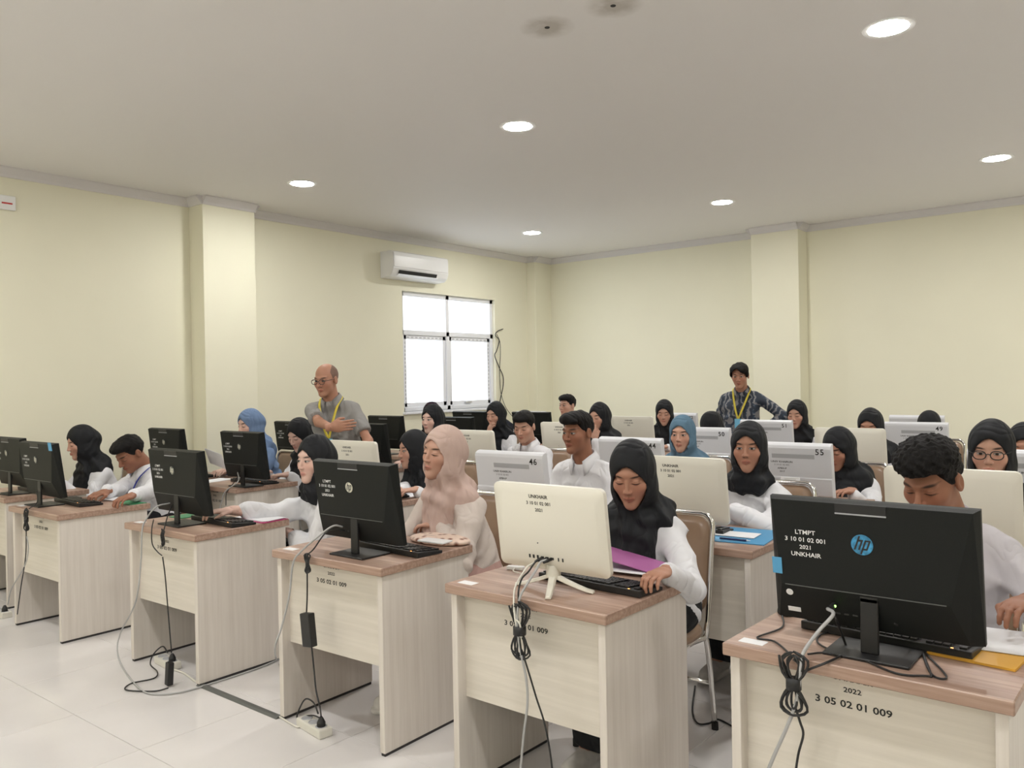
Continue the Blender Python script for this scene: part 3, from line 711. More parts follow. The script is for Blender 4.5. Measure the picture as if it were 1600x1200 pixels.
def hand_template(curl, h=.0042):      # wrist at origin, fingers to -y, palm down, thumb on +x side
    if curl not in HANDS:
        f = Fld((-.075, -.215, -.13), (.10, .035, .05), h); P = (f.X, f.Y, f.Z)
        d = caps(P, (0, .03, 0), (0, -.02, 0), .026, .024, (.95, 1, 1.25))
        d = smin(d, ell(P, (0, -.055, -.002), (.042, .052, .0155)), .02)
        base = [(-.031, -.088, .062, .0078), (-.011, -.098, .074, .0086), (.010, -.099, .079, .0088), (.030, -.094, .070, .0086)]
        for i, (x, y, L, r) in enumerate(base):
            a = math.radians(curl*(.55+.05*i)); p = np.array([x*.95, y+.02, .001]); spread = (x)*.9
            ang = a*.5
            for sgm, fr in enumerate((.48, .30, .22)):
                q = p+L*fr*1.06*np.array([math.sin(spread)*math.cos(ang), -math.cos(spread)*math.cos(ang), -math.sin(ang)])
                if sgm == 0: q = q+np.array([0, -.016, 0])
                d = smin(d, caps(P, p, q, r*(1-.08*sgm), r*(1-.08*(sgm+1))), .0035 if sgm else .006); p = q; ang += a
        t0, t1, t2 = (.026, -.022, -.006), (.052, -.062, -.016), (.056-.0004*curl, -.094, -.022-.0003*curl)
        d = smin(d, caps(P, t0, t1, .014, .0105), .012); d = smin(d, caps(P, t1, t2, .0102, .0085), .004)
        HANDS[curl] = nets(d, f.lo, h)
    return HANDS[curl]

# skin with the face drawn from head coordinates
def skin(name, tone, eyes):
    key = 'skin_%s_%s' % (name, eyes)
    if key in MATS: return key
    M = mat(key, tone, .52, spec=.35); nt = M.node_tree; b = nt.nodes['Principled BSDF']; Ln = nt.links.new
    b.inputs['Subsurface Weight'].default_value = 0
    at = nt.nodes.new('ShaderNodeAttribute'); at.attribute_name = 'hp'
    sx = nt.nodes.new('ShaderNodeSeparateXYZ'); Ln(at.outputs['Vector'], sx.inputs[0])
    def mth(op, a, b_=None, clamp=False):
        n = nt.nodes.new('ShaderNodeMath'); n.operation = op; n.use_clamp = clamp
        for i, v in enumerate((a, b_)):
            if v is None: continue
            if isinstance(v, (int, float)): n.inputs[i].default_value = v
            else: Ln(v, n.inputs[i])
        return n.outputs[0]
    x, y, z = sx.outputs; ax = mth('ABSOLUTE', x)
    front = mth('LESS_THAN', y, -.035)
    def ellm(cx, cz, rx, rz, xs=ax, soft=.18, slope=0.):
        u = mth('DIVIDE', mth('SUBTRACT', xs, cx), rx)
        zz = mth('SUBTRACT', z, cz)
        if slope: zz = mth('SUBTRACT', zz, mth('MULTIPLY', mth('SUBTRACT', xs, cx), slope))
        v = mth('DIVIDE', zz, rz)
        r = mth('SQRT', mth('ADD', mth('MULTIPLY', u, u), mth('MULTIPLY', v, v)))
        k = mth('MULTIPLY', mth('SUBTRACT', 1+soft, r), 1/(2*soft), True)
        return mth('MULTIPLY', k, front)
    nz = nt.nodes.new('ShaderNodeTexNoise'); nz.inputs['Scale'].default_value = 30; Ln(at.outputs['Vector'], nz.inputs['Vector'])
    def mix(fac, c1, c2):
        n = nt.nodes.new('ShaderNodeMix'); n.data_type = 'RGBA'; Ln(fac, n.inputs[0]) if not isinstance(fac, float) else None
        if isinstance(c1, tuple): n.inputs[6].default_value = (*c1, 1)
        else: Ln(c1, n.inputs[6])
        n.inputs[7].default_value = (*c2, 1); return n.outputs[2]
    T = np.array(tone)
    c = mix(mth('MULTIPLY', nz.outputs['Fac'], .5), tuple(T*1.06), tuple(T*.88*np.array([1, .93, .9])))
    c = mix(mth('MULTIPLY', ellm(.040, -.026, .026, .026, soft=.8), .35), c, tuple(T*np.array([1.08, .80, .78])))
    c = mix(mth('MULTIPLY', ellm(0, -.0605, .0215, .0105), .75), c, tuple(T*np.array([.86, .52, .52])))
    c = mix(mth('MULTIPLY', ellm(0, -.0602, .019, .0014), .8), c, tuple(T*.25))
    c = mix(mth('MULTIPLY', ellm(.0085, -.0355, .0042, .0026, soft=.5), .8), c, tuple(T*.2))
    c = mix(mth('MULTIPLY', ellm(.034, .0290, .0180, .0042, soft=.4, slope=.10), .9), c, (.022, .016, .013))
    if eyes == 'open':
        c = mix(ellm(.0315, .0074, .0156, .0060), c, (.03, .02, .018))
        c = mix(ellm(.0315, .0060, .0138, .0044), c, (.46, .43, .41))
        ir = mth('MULTIPLY', ellm(.0300, .0064, .0066, .0066), ellm(.0315, .0060, .0140, .0046))
        c = mix(ir, c, (.018, .011, .008))
    else:
        c = mix(mth('MULTIPLY', ellm(.0315, .0110, .0150, .0012, soft=.6), .45), c, tuple(T*.35))
        c = mix(mth('MULTIPLY', ellm(.0315, .0010, .0160, .0029, soft=.4, slope=-.06), .94), c, (.02, .014, .012))
    Ln(c, b.inputs['Base Color'])
    return key
TONES = {'fair': sr(218, 184, 170), 'mid': sr(202, 160, 140), 'tan': sr(180, 134, 112), 'brown': sr(154, 108, 86), 'dark': sr(126, 84, 66)}

# ------------------------------------------------------------------ people
def R3(yaw, pit=0., rol=0.):
    return np.array(Matrix.Rotation(math.radians(yaw), 3, 'Z') @ Matrix.Rotation(math.radians(pit), 3, 'X') @ Matrix.Rotation(math.radians(rol), 3, 'Y'))
def ik(S, W, L1, L2, pole):
    v = W-S; D = np.linalg.norm(v); mx = (L1+L2)*.995
    if D > mx: W = S+v/D*mx; v = W-S; D = mx
    a = (L1*L1-L2*L2+D*D)/(2*D); hh = math.sqrt(max(L1*L1-a*a, 0)); u = v/D
    p = np.asarray(pole, float); p = p-u*(p@u); p /= np.linalg.norm(p)
    return S+u*a+p*hh, W
def fabric(name, col, rough=.75):
    M = mat(name, col, rough, spec=.2, noise=.04, nscale=9)
    nt = M.node_tree; b = nt.nodes['Principled BSDF']; tc = nt.nodes.new('ShaderNodeTexCoord'); mp = nt.nodes.new('ShaderNodeMapping'); mp.inputs['Scale'].default_value = (1.3, 1.3, .8)
    n = nt.nodes.new('ShaderNodeTexNoise'); n.inputs['Scale'].default_value = 6.5; n.inputs['Detail'].default_value = 1.2; n.inputs['Distortion'].default_value = 1.1
    a = nt.nodes.new('ShaderNodeMath'); a.operation = 'SUBTRACT'; a.inputs[1].default_value = .5; a2 = nt.nodes.new('ShaderNodeMath'); a2.operation = 'ABSOLUTE'
    bp = nt.nodes.new('ShaderNodeBump'); bp.inputs['Strength'].default_value = .5; bp.inputs['Distance'].default_value = .06
    L = nt.links.new; L(tc.outputs['Object'], mp.inputs[0]); L(mp.outputs[0], n.inputs['Vector']); L(n.outputs['Fac'], a.inputs[0]); L(a.outputs[0], a2.inputs[0]); L(a2.outputs[0], bp.inputs['Height']); L(bp.outputs[0], b.inputs['Normal'])
    return M
fabric('cloth_white', (.80, .80, .83)); fabric('cloth_black', (.017, .018, .021), .62); fabric('cloth_navy', (.022, .024, .034), .7)
fabric('cloth_beige', sr(208, 182, 172)); fabric('cloth_cream', sr(216, 204, 196)); fabric('cloth_blue', sr(98, 128, 150)); fabric('cloth_steel', sr(112, 134, 168))
fabric('cloth_purple', sr(48, 30, 44)); fabric('cloth_grey', sr(146, 144, 142)); fabric('cloth_offwhite', sr(206, 202, 208)); fabric('cloth_pink', sr(196, 160, 152)); fabric('trouser_dark', (.016, .016, .02))
mat('hair_black', (.008, .007, .007), .62, spec=.18, bump=.5, bscale=260); mat('hair_grey', sr(128, 104, 92), .7, spec=.2, bump=.4, bscale=300)
mat('lanyard_yellow', sr(214, 196, 70), .6); mat('lanyard_blue', sr(50, 60, 150), .6); mat('badge_card', sr(120, 190, 225), .4); mat('shoe_white', sr(214, 210, 205), .6, noise=.1, nscale=30); mat('shoe_black', (.02, .02, .02), .5)
# patterned shirt of the second standing man
bt = mat('cloth_batik', (.05, .07, .10), .7); nt = bt.node_tree; bb = nt.nodes['Principled BSDF']
tc = nt.nodes.new('ShaderNodeTexCoord'); wn = nt.nodes.new('ShaderNodeTexWave'); wn.inputs['Scale'].default_value = 5; wn.inputs['Distortion'].default_value = 14; wn.inputs['Detail'].default_value = 3; wn.inputs['Detail Scale'].default_value = 1.6
cr = nt.nodes.new('ShaderNodeValToRGB'); cr.color_ramp.elements[0].position = .62; cr.color_ramp.elements[0].color = (*sr(52, 70, 90), 1); cr.color_ramp.elements[1].position = .78; cr.color_ramp.elements[1].color = (*sr(128, 126, 128), 1)
e_ = cr.color_ramp.elements.new(.3); e_.color = (*sr(40, 48, 62), 1)
nt.links.new(tc.outputs['Object'], wn.inputs['Vector']); nt.links.new(wn.outputs['Fac'], cr.inputs[0]); nt.links.new(cr.outputs[0], bb.inputs['Base Color'])

def bbox(pts, m_): a = np.array(pts); return a.min(0)-m_, a.max(0)+m_
SHOE = {}
def shoe_mesh(col):
    if col not in SHOE:
        f = Fld((-.06, -.20, -.01), (.06, .10, .13), .007); P = (f.X, f.Y, f.Z)
        d = caps(P, (0, .045, .05), (0, -.12, .035), .042, .036); d = smin(d, caps(P, (0, .05, .05), (0, .05, .10), .040, .036), .02)
        d = smax(d, -(f.Z-.006), .004); d = smin(d, smax(caps(P, (0, .045, .012), (0, -.125, .012), .046, .044), np.abs(f.Z-.011)-.011, .004), .003)
        V, Q = nets(d, f.lo, .007); V[:, 2] = np.maximum(V[:, 2], 0); SHOE[col] = raw_mesh('shoe', V, Q, col)
    return SHOE[col]
def hood_sdf(P, Rh, hd, Nk, Sc, lat, style, seed, wide=0.):
    X, Y, Z = P
    q = [(X-hd[0])*Rh[0, i]+(Y-hd[1])*Rh[1, i]+(Z-hd[2])*Rh[2, i] for i in range(3)]; Hp = (q[0], q[1], q[2])
    d = ell(Hp, (0, .016, .022), (.090, .110, .118))
    d = smin(d, ell(Hp, (0, .094, .0), (.052, .048, .055)), .05)
    d = smin(d, ell(Hp, (0, .006, -.062), (.086, .092, .078)), .03)
    nk_top = hd+Rh@np.array([0, .018, -.07])
    d = smin(d, caps(P, nk_top, Nk, .082, .092 if style != 'wrap' else .084), .035)
    fw = np.cross(lat, np.array([0, 0, 1.])); fw = -fw/np.linalg.norm(fw)
    if fw[1] > 0: fw = -fw
    if style == 'wrap':
        d = smin(d, caps(P, Nk-lat*.03+fw*.03, Nk+lat*.03+fw*.03, .092, .092, np.array([1, 1, 1.35])), .03)
    else:
        sh = .095 if style != 'long' else .085
        d = smin(d, caps(P, Sc-lat*sh+np.array([0, 0, .0]), Sc+lat*sh+np.array([0, 0, .0]), .074, .074), .045)
        dl = {'cape': .20, 'long': .40, 'drape': .34}[style]
        a = Nk+fw*.055+np.array([0, 0, -.03]); e = Nk+fw*(.10 if style != 'long' else .115)+np.array([0, 0, -dl])
        wv = .48 if style != 'drape' else .66
        # broad front fall: squash the lateral axis
        u = (X-a[0])*lat[0]+(Y-a[1])*lat[1]; PX, PY = X-lat[0]*u*(1-wv), Y-lat[1]*u*(1-wv)
        d = smin(d, caps((PX, PY, Z), a, e, .062, .058 if style == 'long' else .050), .022)
        b0 = Nk-fw*.045; b1 = Nk-fw*.085+np.array([0, 0, -dl*.75]); 
        d = smin(d, caps((PX, PY, Z), b0, b1, .06, .05), .05)
    # folds below the chin
    low = np.clip((-.085-q[2])/.06, 0, 1); ang = np.arctan2((X-Nk[0])*lat[0]+(Y-Nk[1])*lat[1], -(X-Nk[0])*fw[0]*-1-(Y-Nk[1])*fw[1]*-1)
    w1 = wav(P, 16, seed); fold = np.sin(ang*7+w1*3.2+q[2]*26)*.5+np.sin(ang*13+w1*5-q[2]*14)*.3+wav(P, 42, seed+1)*.5
    fr_m = np.clip(np.cos(ang), 0, 1); ridge = 1-2*np.abs(np.sin(ang*3.5+w1*2.2+q[2]*9+seed))
    swag = np.sin(q[2]*85+2.2*np.abs(ang)+w1*2)*fr_m*np.clip(1-np.abs(q[2]+.19)/.10, 0, 1)
    d = d-low*(.0065*fold+.0105*ridge+.0080*swag)-.0026*wav(P, 50, seed+3)*np.clip(1.2-low, 0, 1)
    ow = .0625+wide; zc, oh = -.024, .092
    wx = ow*(1-.10*np.clip((zc-q[2])/oh, 0, 1)**1.5)*(1-.20*np.clip((q[2]-zc)/oh, 0, 1)**2)
    e2 = (np.sqrt((q[0]/wx)**2+((q[2]-zc)/oh)**2)-1)*.055
    return smax(d, -np.maximum(e2, q[1]+.022), .007)
def hair_sdf(P, style, seed):
    X, Y, Z = P; A = np.abs(X)
    d = ell(P, (0, .022, .040), (.081, .098, .090))
    zl = np.interp(Y, [-.12, -.078, -.05, -.03, -.012, .028, .04, .11], [.066, .064, .050, .020, -.004, .006, -.045, -.07]).astype(f32)
    zl = zl+np.where(Y < -.05, (A*.12), 0)
    amp, fr = .0030, 150
    if style == 'curly':
        d = smin(d, ell(P, (0, -.004, .084), (.092, .104, .066)), .02); amp, fr = .0075, 210
    elif style == 'fringe':
        d = smin(d, ell(P, (.0, -.040, .082), (.076, .074, .046)), .02); d = smin(d, ell(P, (.03, -.082, .076), (.045, .026, .022)), .012); zl = zl-np.where(Y < -.06, .008, 0); amp, fr = .0045, 130
    elif style == 'short':
        d = smin(d, ell(P, (0, -.022, .084), (.074, .082, .044)), .02); amp, fr = .0040, 140
    elif style == 'long':
        d = smin(d, ell(P, (.0, -.02, .070), (.088, .095, .056)), .02); d = smin(d, ell((A, Y, Z), (.074, -.028, .024), (.018, .034, .040)), .015); zl = np.where(Y < -.03, .086-1.1*np.maximum(np.abs(X+.012)-.012, 0), zl-.02); amp, fr = .0035, 100
    elif style == 'bald':
        d = ell(P, (0, .024, .034), (.0795, .0945, .083)); zl = np.interp(Y, [-.1, -.050, -.036, -.012, .012, .028, .04, .11], [.3, .3, .085, .012, .008, .006, -.045, -.06]).astype(f32); amp, fr = .0010, 160
    n = wav(P, fr, seed, 6)+.6*wav(P, fr*1.9, seed+2, 5)
    return smax(d-amp*n, zl+.003*wav(P, 90, seed+5)-Z, .004)

def person(label, hd, hip, yaw=0., pitch=10., roll=0., byaw=0., tone='mid', eyes='down', male=False, top='cloth_white', low='cloth_black', scarf=None, sstyle='cape', hair=None,
           wr=None, wl=None, curlr=45, curll=45, near=True, sleeve=.86, puff=1., collar=False, lanyard=None, stand=False, glasses=False, shoe='shoe_white', seed=1, handdir=None, poleR=None, poleL=None, skirt=True, wide=0., hairmat='hair_black', feet_in=0., palm=None):
    """head centre, hip, wrists in world metres; returns the body mesh object with clothing children"""
    hd = np.array(hd, float); hip = np.array(hip, float); O = np.array([hip[0], hip[1], 0])
    hd = hd-O; Pv = hip-O; Rh = R3(yaw, pitch, roll); Rb = R3(byaw); lat = Rb@np.array([1., 0, 0]); fwd = Rb@np.array([0, -1., 0]); up = np.array([0, 0, 1.])
    Nk = hd+Rh@np.array([0, .045, -.105])+np.array([0, .012, -.058 if male else -.070]); Sc = Nk-fwd*.01-up*.045
    sw = .168 if male else .142; SR, SL = Sc-lat*sw-up*.034, Sc+lat*sw-up*.034
    L1, L2 = (.295, .255) if male else (.275, .24)
    if wr is None: wr = None
    WR = np.array(wr, float)-O if wr is not None else SR+fwd*.10-up*.48-lat*.06
    WL = np.array(wl, float)-O if wl is not None else SL+fwd*.10-up*.48+lat*.06
    ER, WR = ik(SR, WR, L1, L2, -lat*.4-fwd*.3-up*.85 if poleR is None else poleR); EL, WL = ik(SL, WL, L1, L2, lat*.4-fwd*.3-up*.85 if poleL is None else poleL)
    ch = Pv+(Sc-Pv)*.66; ws = Pv+(Sc-Pv)*.33
    hs = .011 if near else .016
    # ---- body: one mesh of head, neck, torso, arms, hands, legs
    VV, QQ, HP = [], [], []; base = 0
    def push(V, Q, hp=None):
        nonlocal base
        VV.append(V); QQ.append(Q+base); HP.append(hp if hp is not None else np.full((len(V), 3), 5.)); base += len(V)
    hh = .0038 if near else .0062
    V, Q = head_template(male, hh); push(V@Rh.T+hd, Q, V)
    if stand:
        KR, KL = Pv-lat*.10-up*.42+fwd*.02, Pv+lat*.10-up*.42+fwd*.02; AR, AL = Pv-lat*.12-up*(Pv[2]-.09), Pv+lat*.12-up*(Pv[2]-.09)
    else:
        kz = .50; KR, KL = Pv-lat*.095+fwd*.40+up*(kz-Pv[2]), Pv+lat*.095+fwd*.40+up*(kz-Pv[2])
        AR = np.array([*(Pv-lat*.10+fwd*(.36-feet_in))[:2], .09]); AL = np.array([*(Pv+lat*.10+fwd*(.36-feet_in))[:2], .09])
    lo, hi = bbox([Nk, SR, SL, ER, EL, WR, WL, Pv, KR, KL, AR, AL], .13)
    f = Fld(lo, hi, .015 if near else .02); P = (f.X, f.Y, f.Z)
    neck0 = hd+Rh@np.array([0, .04, -.12])
    d = caps(P, neck0, Nk-up*.03, .050 if male else .044, .056)
    for a, b, ra, rb, k in ((Sc-lat*.07-up*.025, Sc+lat*.07-up*.025, .042, .042, .03), (ch-lat*.05, ch+lat*.05, .085, .085, .04), (ws-lat*.04, ws+lat*.04, .08, .08, .04), (Pv-lat*.06, Pv+lat*.06, .09, .09, .04),
                          (SR-up*.008, ER, .034, .034, .015), (SL-up*.008, EL, .034, .034, .015), (ER, WR, .037, .027, .02), (EL, WL, .037, .027, .02)):
        d = smin(d, caps(P, a, b, ra, rb), k)
    for hx, kx, axk in ((-1, KR, AR), (1, KL, AL)):
        d = smin(d, caps(P, Pv+lat*hx*.09, kx, .075, .055), .04); d = smin(d, caps(P, kx, axk, .050, .038), .03)
    push(*nets(d, f.lo, f.h))
    for sgn, E, Wp, cu in ((-1, ER, WR, curlr), (1, EL, WL, curll)):
        V, Q = hand_template(cu); V = V.copy()
        if sgn > 0: V[:, 0] *= -1; Q = Q[:, ::-1]
        fd = (Wp-E)/np.linalg.norm(Wp-E)
        hdv = np.array(handdir[sgn], float) if handdir and sgn in handdir else fd*.6+fwd*.5-up*.10*(0 if stand else 1)
        if not (handdir and sgn in handdir) and not stand: hdv[2] = max(min(hdv[2], .05), -.25)
        ydir = -hdv/np.linalg.norm(hdv)
        zr = np.array(palm[sgn], float) if palm and sgn in palm else up
        zdir = zr-ydir*(zr@ydir); zdir /= np.linalg.norm(zdir); xdir = np.cross(ydir, zdir)
        M_ = np.stack([xdir, ydir, zdir], 1); push(V@M_.T*(1. if male else .93)+Wp, Q)
    sk = skin(tone, TONES[tone], eyes)
    me = raw_mesh('person', np.concatenate(VV), np.concatenate(QQ), sk, np.concatenate(HP))
    o = link('person', me, None, O); tag(o, label, 'person')
    # ---- shirt
    th = 1.0*puff; cr_ = WR-(WR-ER)*(1-sleeve); cl_ = WL-(WL-EL)*(1-sleeve)
    short = sleeve < .3
    pts = [SR, SL, ER, EL, Pv-up*.06, Nk] if short else [SR, SL, ER, EL, cr_, cl_, Pv-up*.06, Nk]
    lo, hi = bbox(pts, .16); f = Fld(lo, hi, hs); P = (f.X, f.Y, f.Z)
    g = .010
    d = caps(P, Sc-lat*sw*.62-up*.012, Sc+lat*sw*.62-up*.012, .058, .058)
    d = smin(d, caps(P, ch-lat*(.070 if male else .055)+fwd*.008, ch+lat*(.070 if male else .055)+fwd*.008, .106, .106), .07)
    d = smin(d, caps(P, ws-lat*.065, ws+lat*.065, .112*th**.3, .112*th**.3), .07); d = smin(d, caps(P, Pv-lat*.075, Pv+lat*.075, .118, .118), .06)
    d = smin(d, caps(P, Nk-up*.03, Nk+up*(.02 if not collar else .0), .066, .060), .03)
    if collar: d = smax(d, -caps(P, Nk+fwd*.085+up*.04, Nk+fwd*.125-up*.085, .040, .010), .008)
    for S, E, Wc in ((SR, ER, cr_), (SL, EL, cl_)):
        if short: e = S+(E-S)*(.80 if sleeve > .05 else .62); d = smin(d, caps(P, S, e, .058, .060), .04)
        else:
            d = smin(d, caps(P, S, E, .053*th, .050*th), .04); d = smin(d, caps(P, E, Wc, .050*th, .041*th**1.4), .02)
            d = smin(d, caps(P, Wc, Wc+(Wc-E)*.06, .036, .034), .012)
    if short:
        for S, E in ((SR, ER), (SL, EL)):       # flat sleeve ends
            e = S+(E-S)*.72; n_ = (E-S)/np.linalg.norm(E-S); pl = (f.X-e[0])*n_[0]+(f.Y-e[1])*n_[1]+(f.Z-e[2])*n_[2]
            near_arm = caps(P, S+(E-S)*.5, E, .10, .10); d = np.where(near_arm < 0, smax(d, pl, .006), d)
    w1 = wav(P, 13, seed+7); d = d-.0085*(1-2*np.abs(np.sin(w1*4.5+f.Z*24+wav(P, 20, seed+8)*2)))*np.clip(.55+w1, 0, 1)-.0040*wav(P, 48, seed+9)
    hem = Pv[2]-.055 if not stand else Pv[2]-.06
    d = smax(d, hem+.012*wav(P, 14, seed)-f.Z, .01)
    V, Q = nets(d, f.lo, f.h); sh = link('shirt', raw_mesh('shirt', V, Q, top), o)
    # ---- trousers or skirt
    lo, hi = bbox([Pv+up*.05, KR, KL, AR, AL], .15); f = Fld(lo, hi, .016 if near else .022); P = (f.X, f.Y, f.Z)
    d = caps(P, Pv-lat*.075, Pv+lat*.075, .112, .112)
    for hx, kx, ak in ((-1, KR, AR), (1, KL, AL)):
        d = smin(d, caps(P, Pv+lat*hx*.085, kx, .088, .072), .05); d = smin(d, caps(P, kx, ak+up*.02, .066, .056), .03)
    if scarf and skirt:
        d = smin(d, caps(P, Pv, (KR+KL)/2, .10, .085), .08); d = smin(d, caps(P, (KR+KL)/2, (AR+AL)/2+up*.06, .085, .085), .08)
    d = d-.004*wav(P, 22, seed+20)
    d = smax(d, (.095 if scarf and skirt else .06)-f.Z, .01)
    V, Q = nets(d, f.lo, f.h); link('skirt' if scarf and skirt else 'trousers', raw_mesh('lower_garment', V, Q, low), o)
    for ak in (AR, AL): link('shoe', shoe_mesh(shoe), o, (ak[0], ak[1], 0), (0, 0, math.radians(byaw)))
    # ---- head cover
    if scarf:
        dl = {'cape': .24, 'long': .46, 'drape': .40, 'wrap': .03}[sstyle]
        lo, hi = bbox([hd+up*.15, hd-up*.1, Nk-up*dl, Sc-lat*.22, Sc+lat*.22, hd+fwd*.12, Nk+fwd*.16, Nk-fwd*.15, hd-fwd*.06], .05); f = Fld(lo, hi, .0068 if near else .011)
        d = hood_sdf((f.X, f.Y, f.Z), Rh, hd, Nk, Sc, lat, sstyle, seed, wide); V, Q = nets(d, f.lo, f.h)
        link('headscarf', raw_mesh('headscarf', V, Q, scarf), o)
    if hair:
        f = Fld((-.115, -.13, -.09), (.115, .14, .17), .0042 if near else .0060); d = hair_sdf((f.X, f.Y, f.Z), hair, seed); V, Q = nets(d, f.lo, f.h)
        link('hair', raw_mesh('hair', V@Rh.T+hd, Q, hairmat), o)
    # ---- collar
    if collar:
        cmb = MB(); n = 22; rows = []
        ax = (neck0-Nk); ax = ax/np.linalg.norm(ax); fr_ = fwd-ax*(fwd@ax); fr_ /= np.linalg.norm(fr_); sd = np.cross(ax, fr_)
        cen = Nk-up*.005+ax*.0
        for k in range(n+1):
            a = math.radians(24+312*k/n); dr = fr_*math.cos(a)+sd*math.sin(a); near_f = max(0, math.cos(a))**3
            for rr, zz in ((.066+.008*near_f, -.012-.02*near_f), (.065+.006*near_f, .040-.028*near_f), (.070+.006*near_f, .046-.030*near_f), (.092+.030*near_f, -.004-.062*near_f), (.088+.028*near_f, -.009-.062*near_f)): cmb.v.append(tuple(cen+dr*rr+ax*zz))
        cmb.f = [(k*5+j, k*5+j+1, k*5+5+j+1, k*5+5+j) for k in range(n) for j in range(4)]
        co = obj('collar', cmb, top, o, smooth=True); md = co.modifiers.new('thick', 'SOLIDIFY'); md.thickness = .004
    if lanyard:
        fr_ = fwd; pts = []
        lb = Pv+(Sc-Pv)*.45+fwd*.155
        for s in (-1, 1):
            P_ = catmull([Nk-fwd*.07+up*.02+lat*s*.03, Nk+lat*s*.078+up*.022, Sc+lat*s*.07+fwd*.085+up*.0, ch+lat*s*.03+fwd*.148, lb])
            lm = MB(); wv_ = .009
            for i, p in enumerate(P_):
                t_ = P_[min(i+1, len(P_)-1)]-P_[max(i-1, 0)]; sdv = np.cross(t_, fwd+up*.5); sdv = sdv/np.linalg.norm(sdv)*wv_; lm.v += [tuple(p-sdv), tuple(p+sdv)]
            lm.f = [(2*i, 2*i+1, 2*i+3, 2*i+2) for i in range(len(P_)-1)]
            lo_ = obj('lanyard', lm, lanyard, o, smooth=True); md = lo_.modifiers.new('thick', 'SOLIDIFY'); md.thickness = .003
        if lanyard == 'lanyard_yellow':
            obj('name_card', MB().box(tuple(lb+fwd*.008-up*.04), (.065, .004, .09), Matrix.Rotation(math.radians(byaw), 3, 'Z')), 'badge_card', o)
    if glasses:
        gm_ = MB(); T_ = lambda x, y, z: tuple(Rh@np.array([x, y, z])+hd)
        for s in (-1, 1):
            rg = [T_(s*.032+.024*math.copysign(abs(math.cos(a))**.8, math.cos(a)), -.103+.10*abs(.024*math.cos(a))*0-.0, .004+.018*math.sin(a)) for a in np.linspace(0, 2*math.pi, 19)]
            gm_.tube(rg, .0022, 6); gm_.tube([T_(s*.056, -.102, .010), T_(s*.074, -.06, .010), T_(s*.080, .01, .008)], .002, 6)
        gm_.tube([T_(-.008, -.104, .006), T_(0, -.107, .010), T_(.008, -.104, .006)], .002, 6)
        obj('glasses', gm_, 'rubber', o, smooth=True)
    return o

# ------------------------------------------------------------------ seated students
def Y(r): return CX[r, 0][1] if r else Y0
def hpos(px, py, r, off=.70): return aty(px, py, Y0+PITCH*r+off)
SEED = [10]
def seated(r, c, px, py, label, off=.70, hipx=None, hipoff=.86, chx=0., **k):
    h = hpos(px, py, r, off); y0 = Y0+PITCH*r; x = h[0] if hipx is None else hipx
    SEED[0] += 13
    if 'wr' not in k: k['wr'] = (x-.13, y0+.49, .80)
    if 'wl' not in k: k['wl'] = (x+.13, y0+.49, .80)
    hz = min(.53, h[2]-.45)
    p_ = person(label, h, (x, y0+hipoff, .56), seed=SEED[0], near=(r < 2), **k)
    place_chair(x+chx, y0+hipoff, 0, 'tan padded chrome chair, %s, %s, with a student' % (ROWN[r], COLN[c]))
    return p_
W8 = lambda px, py, z=.80: atz(px, py, z)
BK = dict(scarf='cloth_black', low='cloth_black')
MEN = dict(male=True, collar=True, low='trouser_dark', shoe='shoe_black')
# front row
seated(0, 0, 127, 692, 'student in black headscarf and white shirt reaching towards the leftmost computer', yaw=-8, pitch=14, tone='mid', sstyle='drape', wr=aty(62, 752, Y0+.42), handdir={-1: (-.8, -.3, .5)}, **BK)
seated(0, 1, 203, 709, 'young man writing, white shirt and blue lanyard, head bowed', off=.66, yaw=8, pitch=34, tone='brown', hair='short', wr=W8(152, 774), wl=W8(200, 778), lanyard='lanyard_blue', curlr=70, curll=60, **MEN)
seated(0, 2, 491, 719, 'student in short wrapped black headscarf and loose white blouse, arm stretched to mouse', yaw=2, pitch=4, tone='fair', eyes='open', sstyle='wrap', puff=1.22, wr=W8(362, 797, .81), hipx=-3.80, hipoff=.93, byaw=-32, wl=(-3.86, Y0+.66, .66), sleeve=.62, **BK)
seated(0, 3, 691, 709, 'student in beige headscarf and cream blouse smiling at her screen', yaw=-4, pitch=-2, roll=6, tone='mid', sstyle='drape', scarf='cloth_beige', top='cloth_cream', low='cloth_pink', puff=1.12, wr=(-2.86, Y0+.46, .80), wl=(-2.68, Y0+.67, .81), handdir={1: (-1., -.25, -.05)}, poleL=np.array([.9, .25, .0]), wide=.003)
seated(0, 4, 988, 742, 'student in long black headscarf reading a purple folder', off=.68, yaw=16, pitch=20, tone='tan', sstyle='long', wl=W8(1040, 893, .81), wr=(-1.80, Y0+.47, .81), curll=70, chx=-.05, hipoff=.845, **BK)
seated(0, 5, 1455, 752, 'curly haired young man in pale shirt bent behind the large black computer', off=.70, yaw=-14, pitch=24, tone='brown', hair='curly', top='cloth_offwhite', wl=aty(1606, 940, Y0+.50), **MEN)
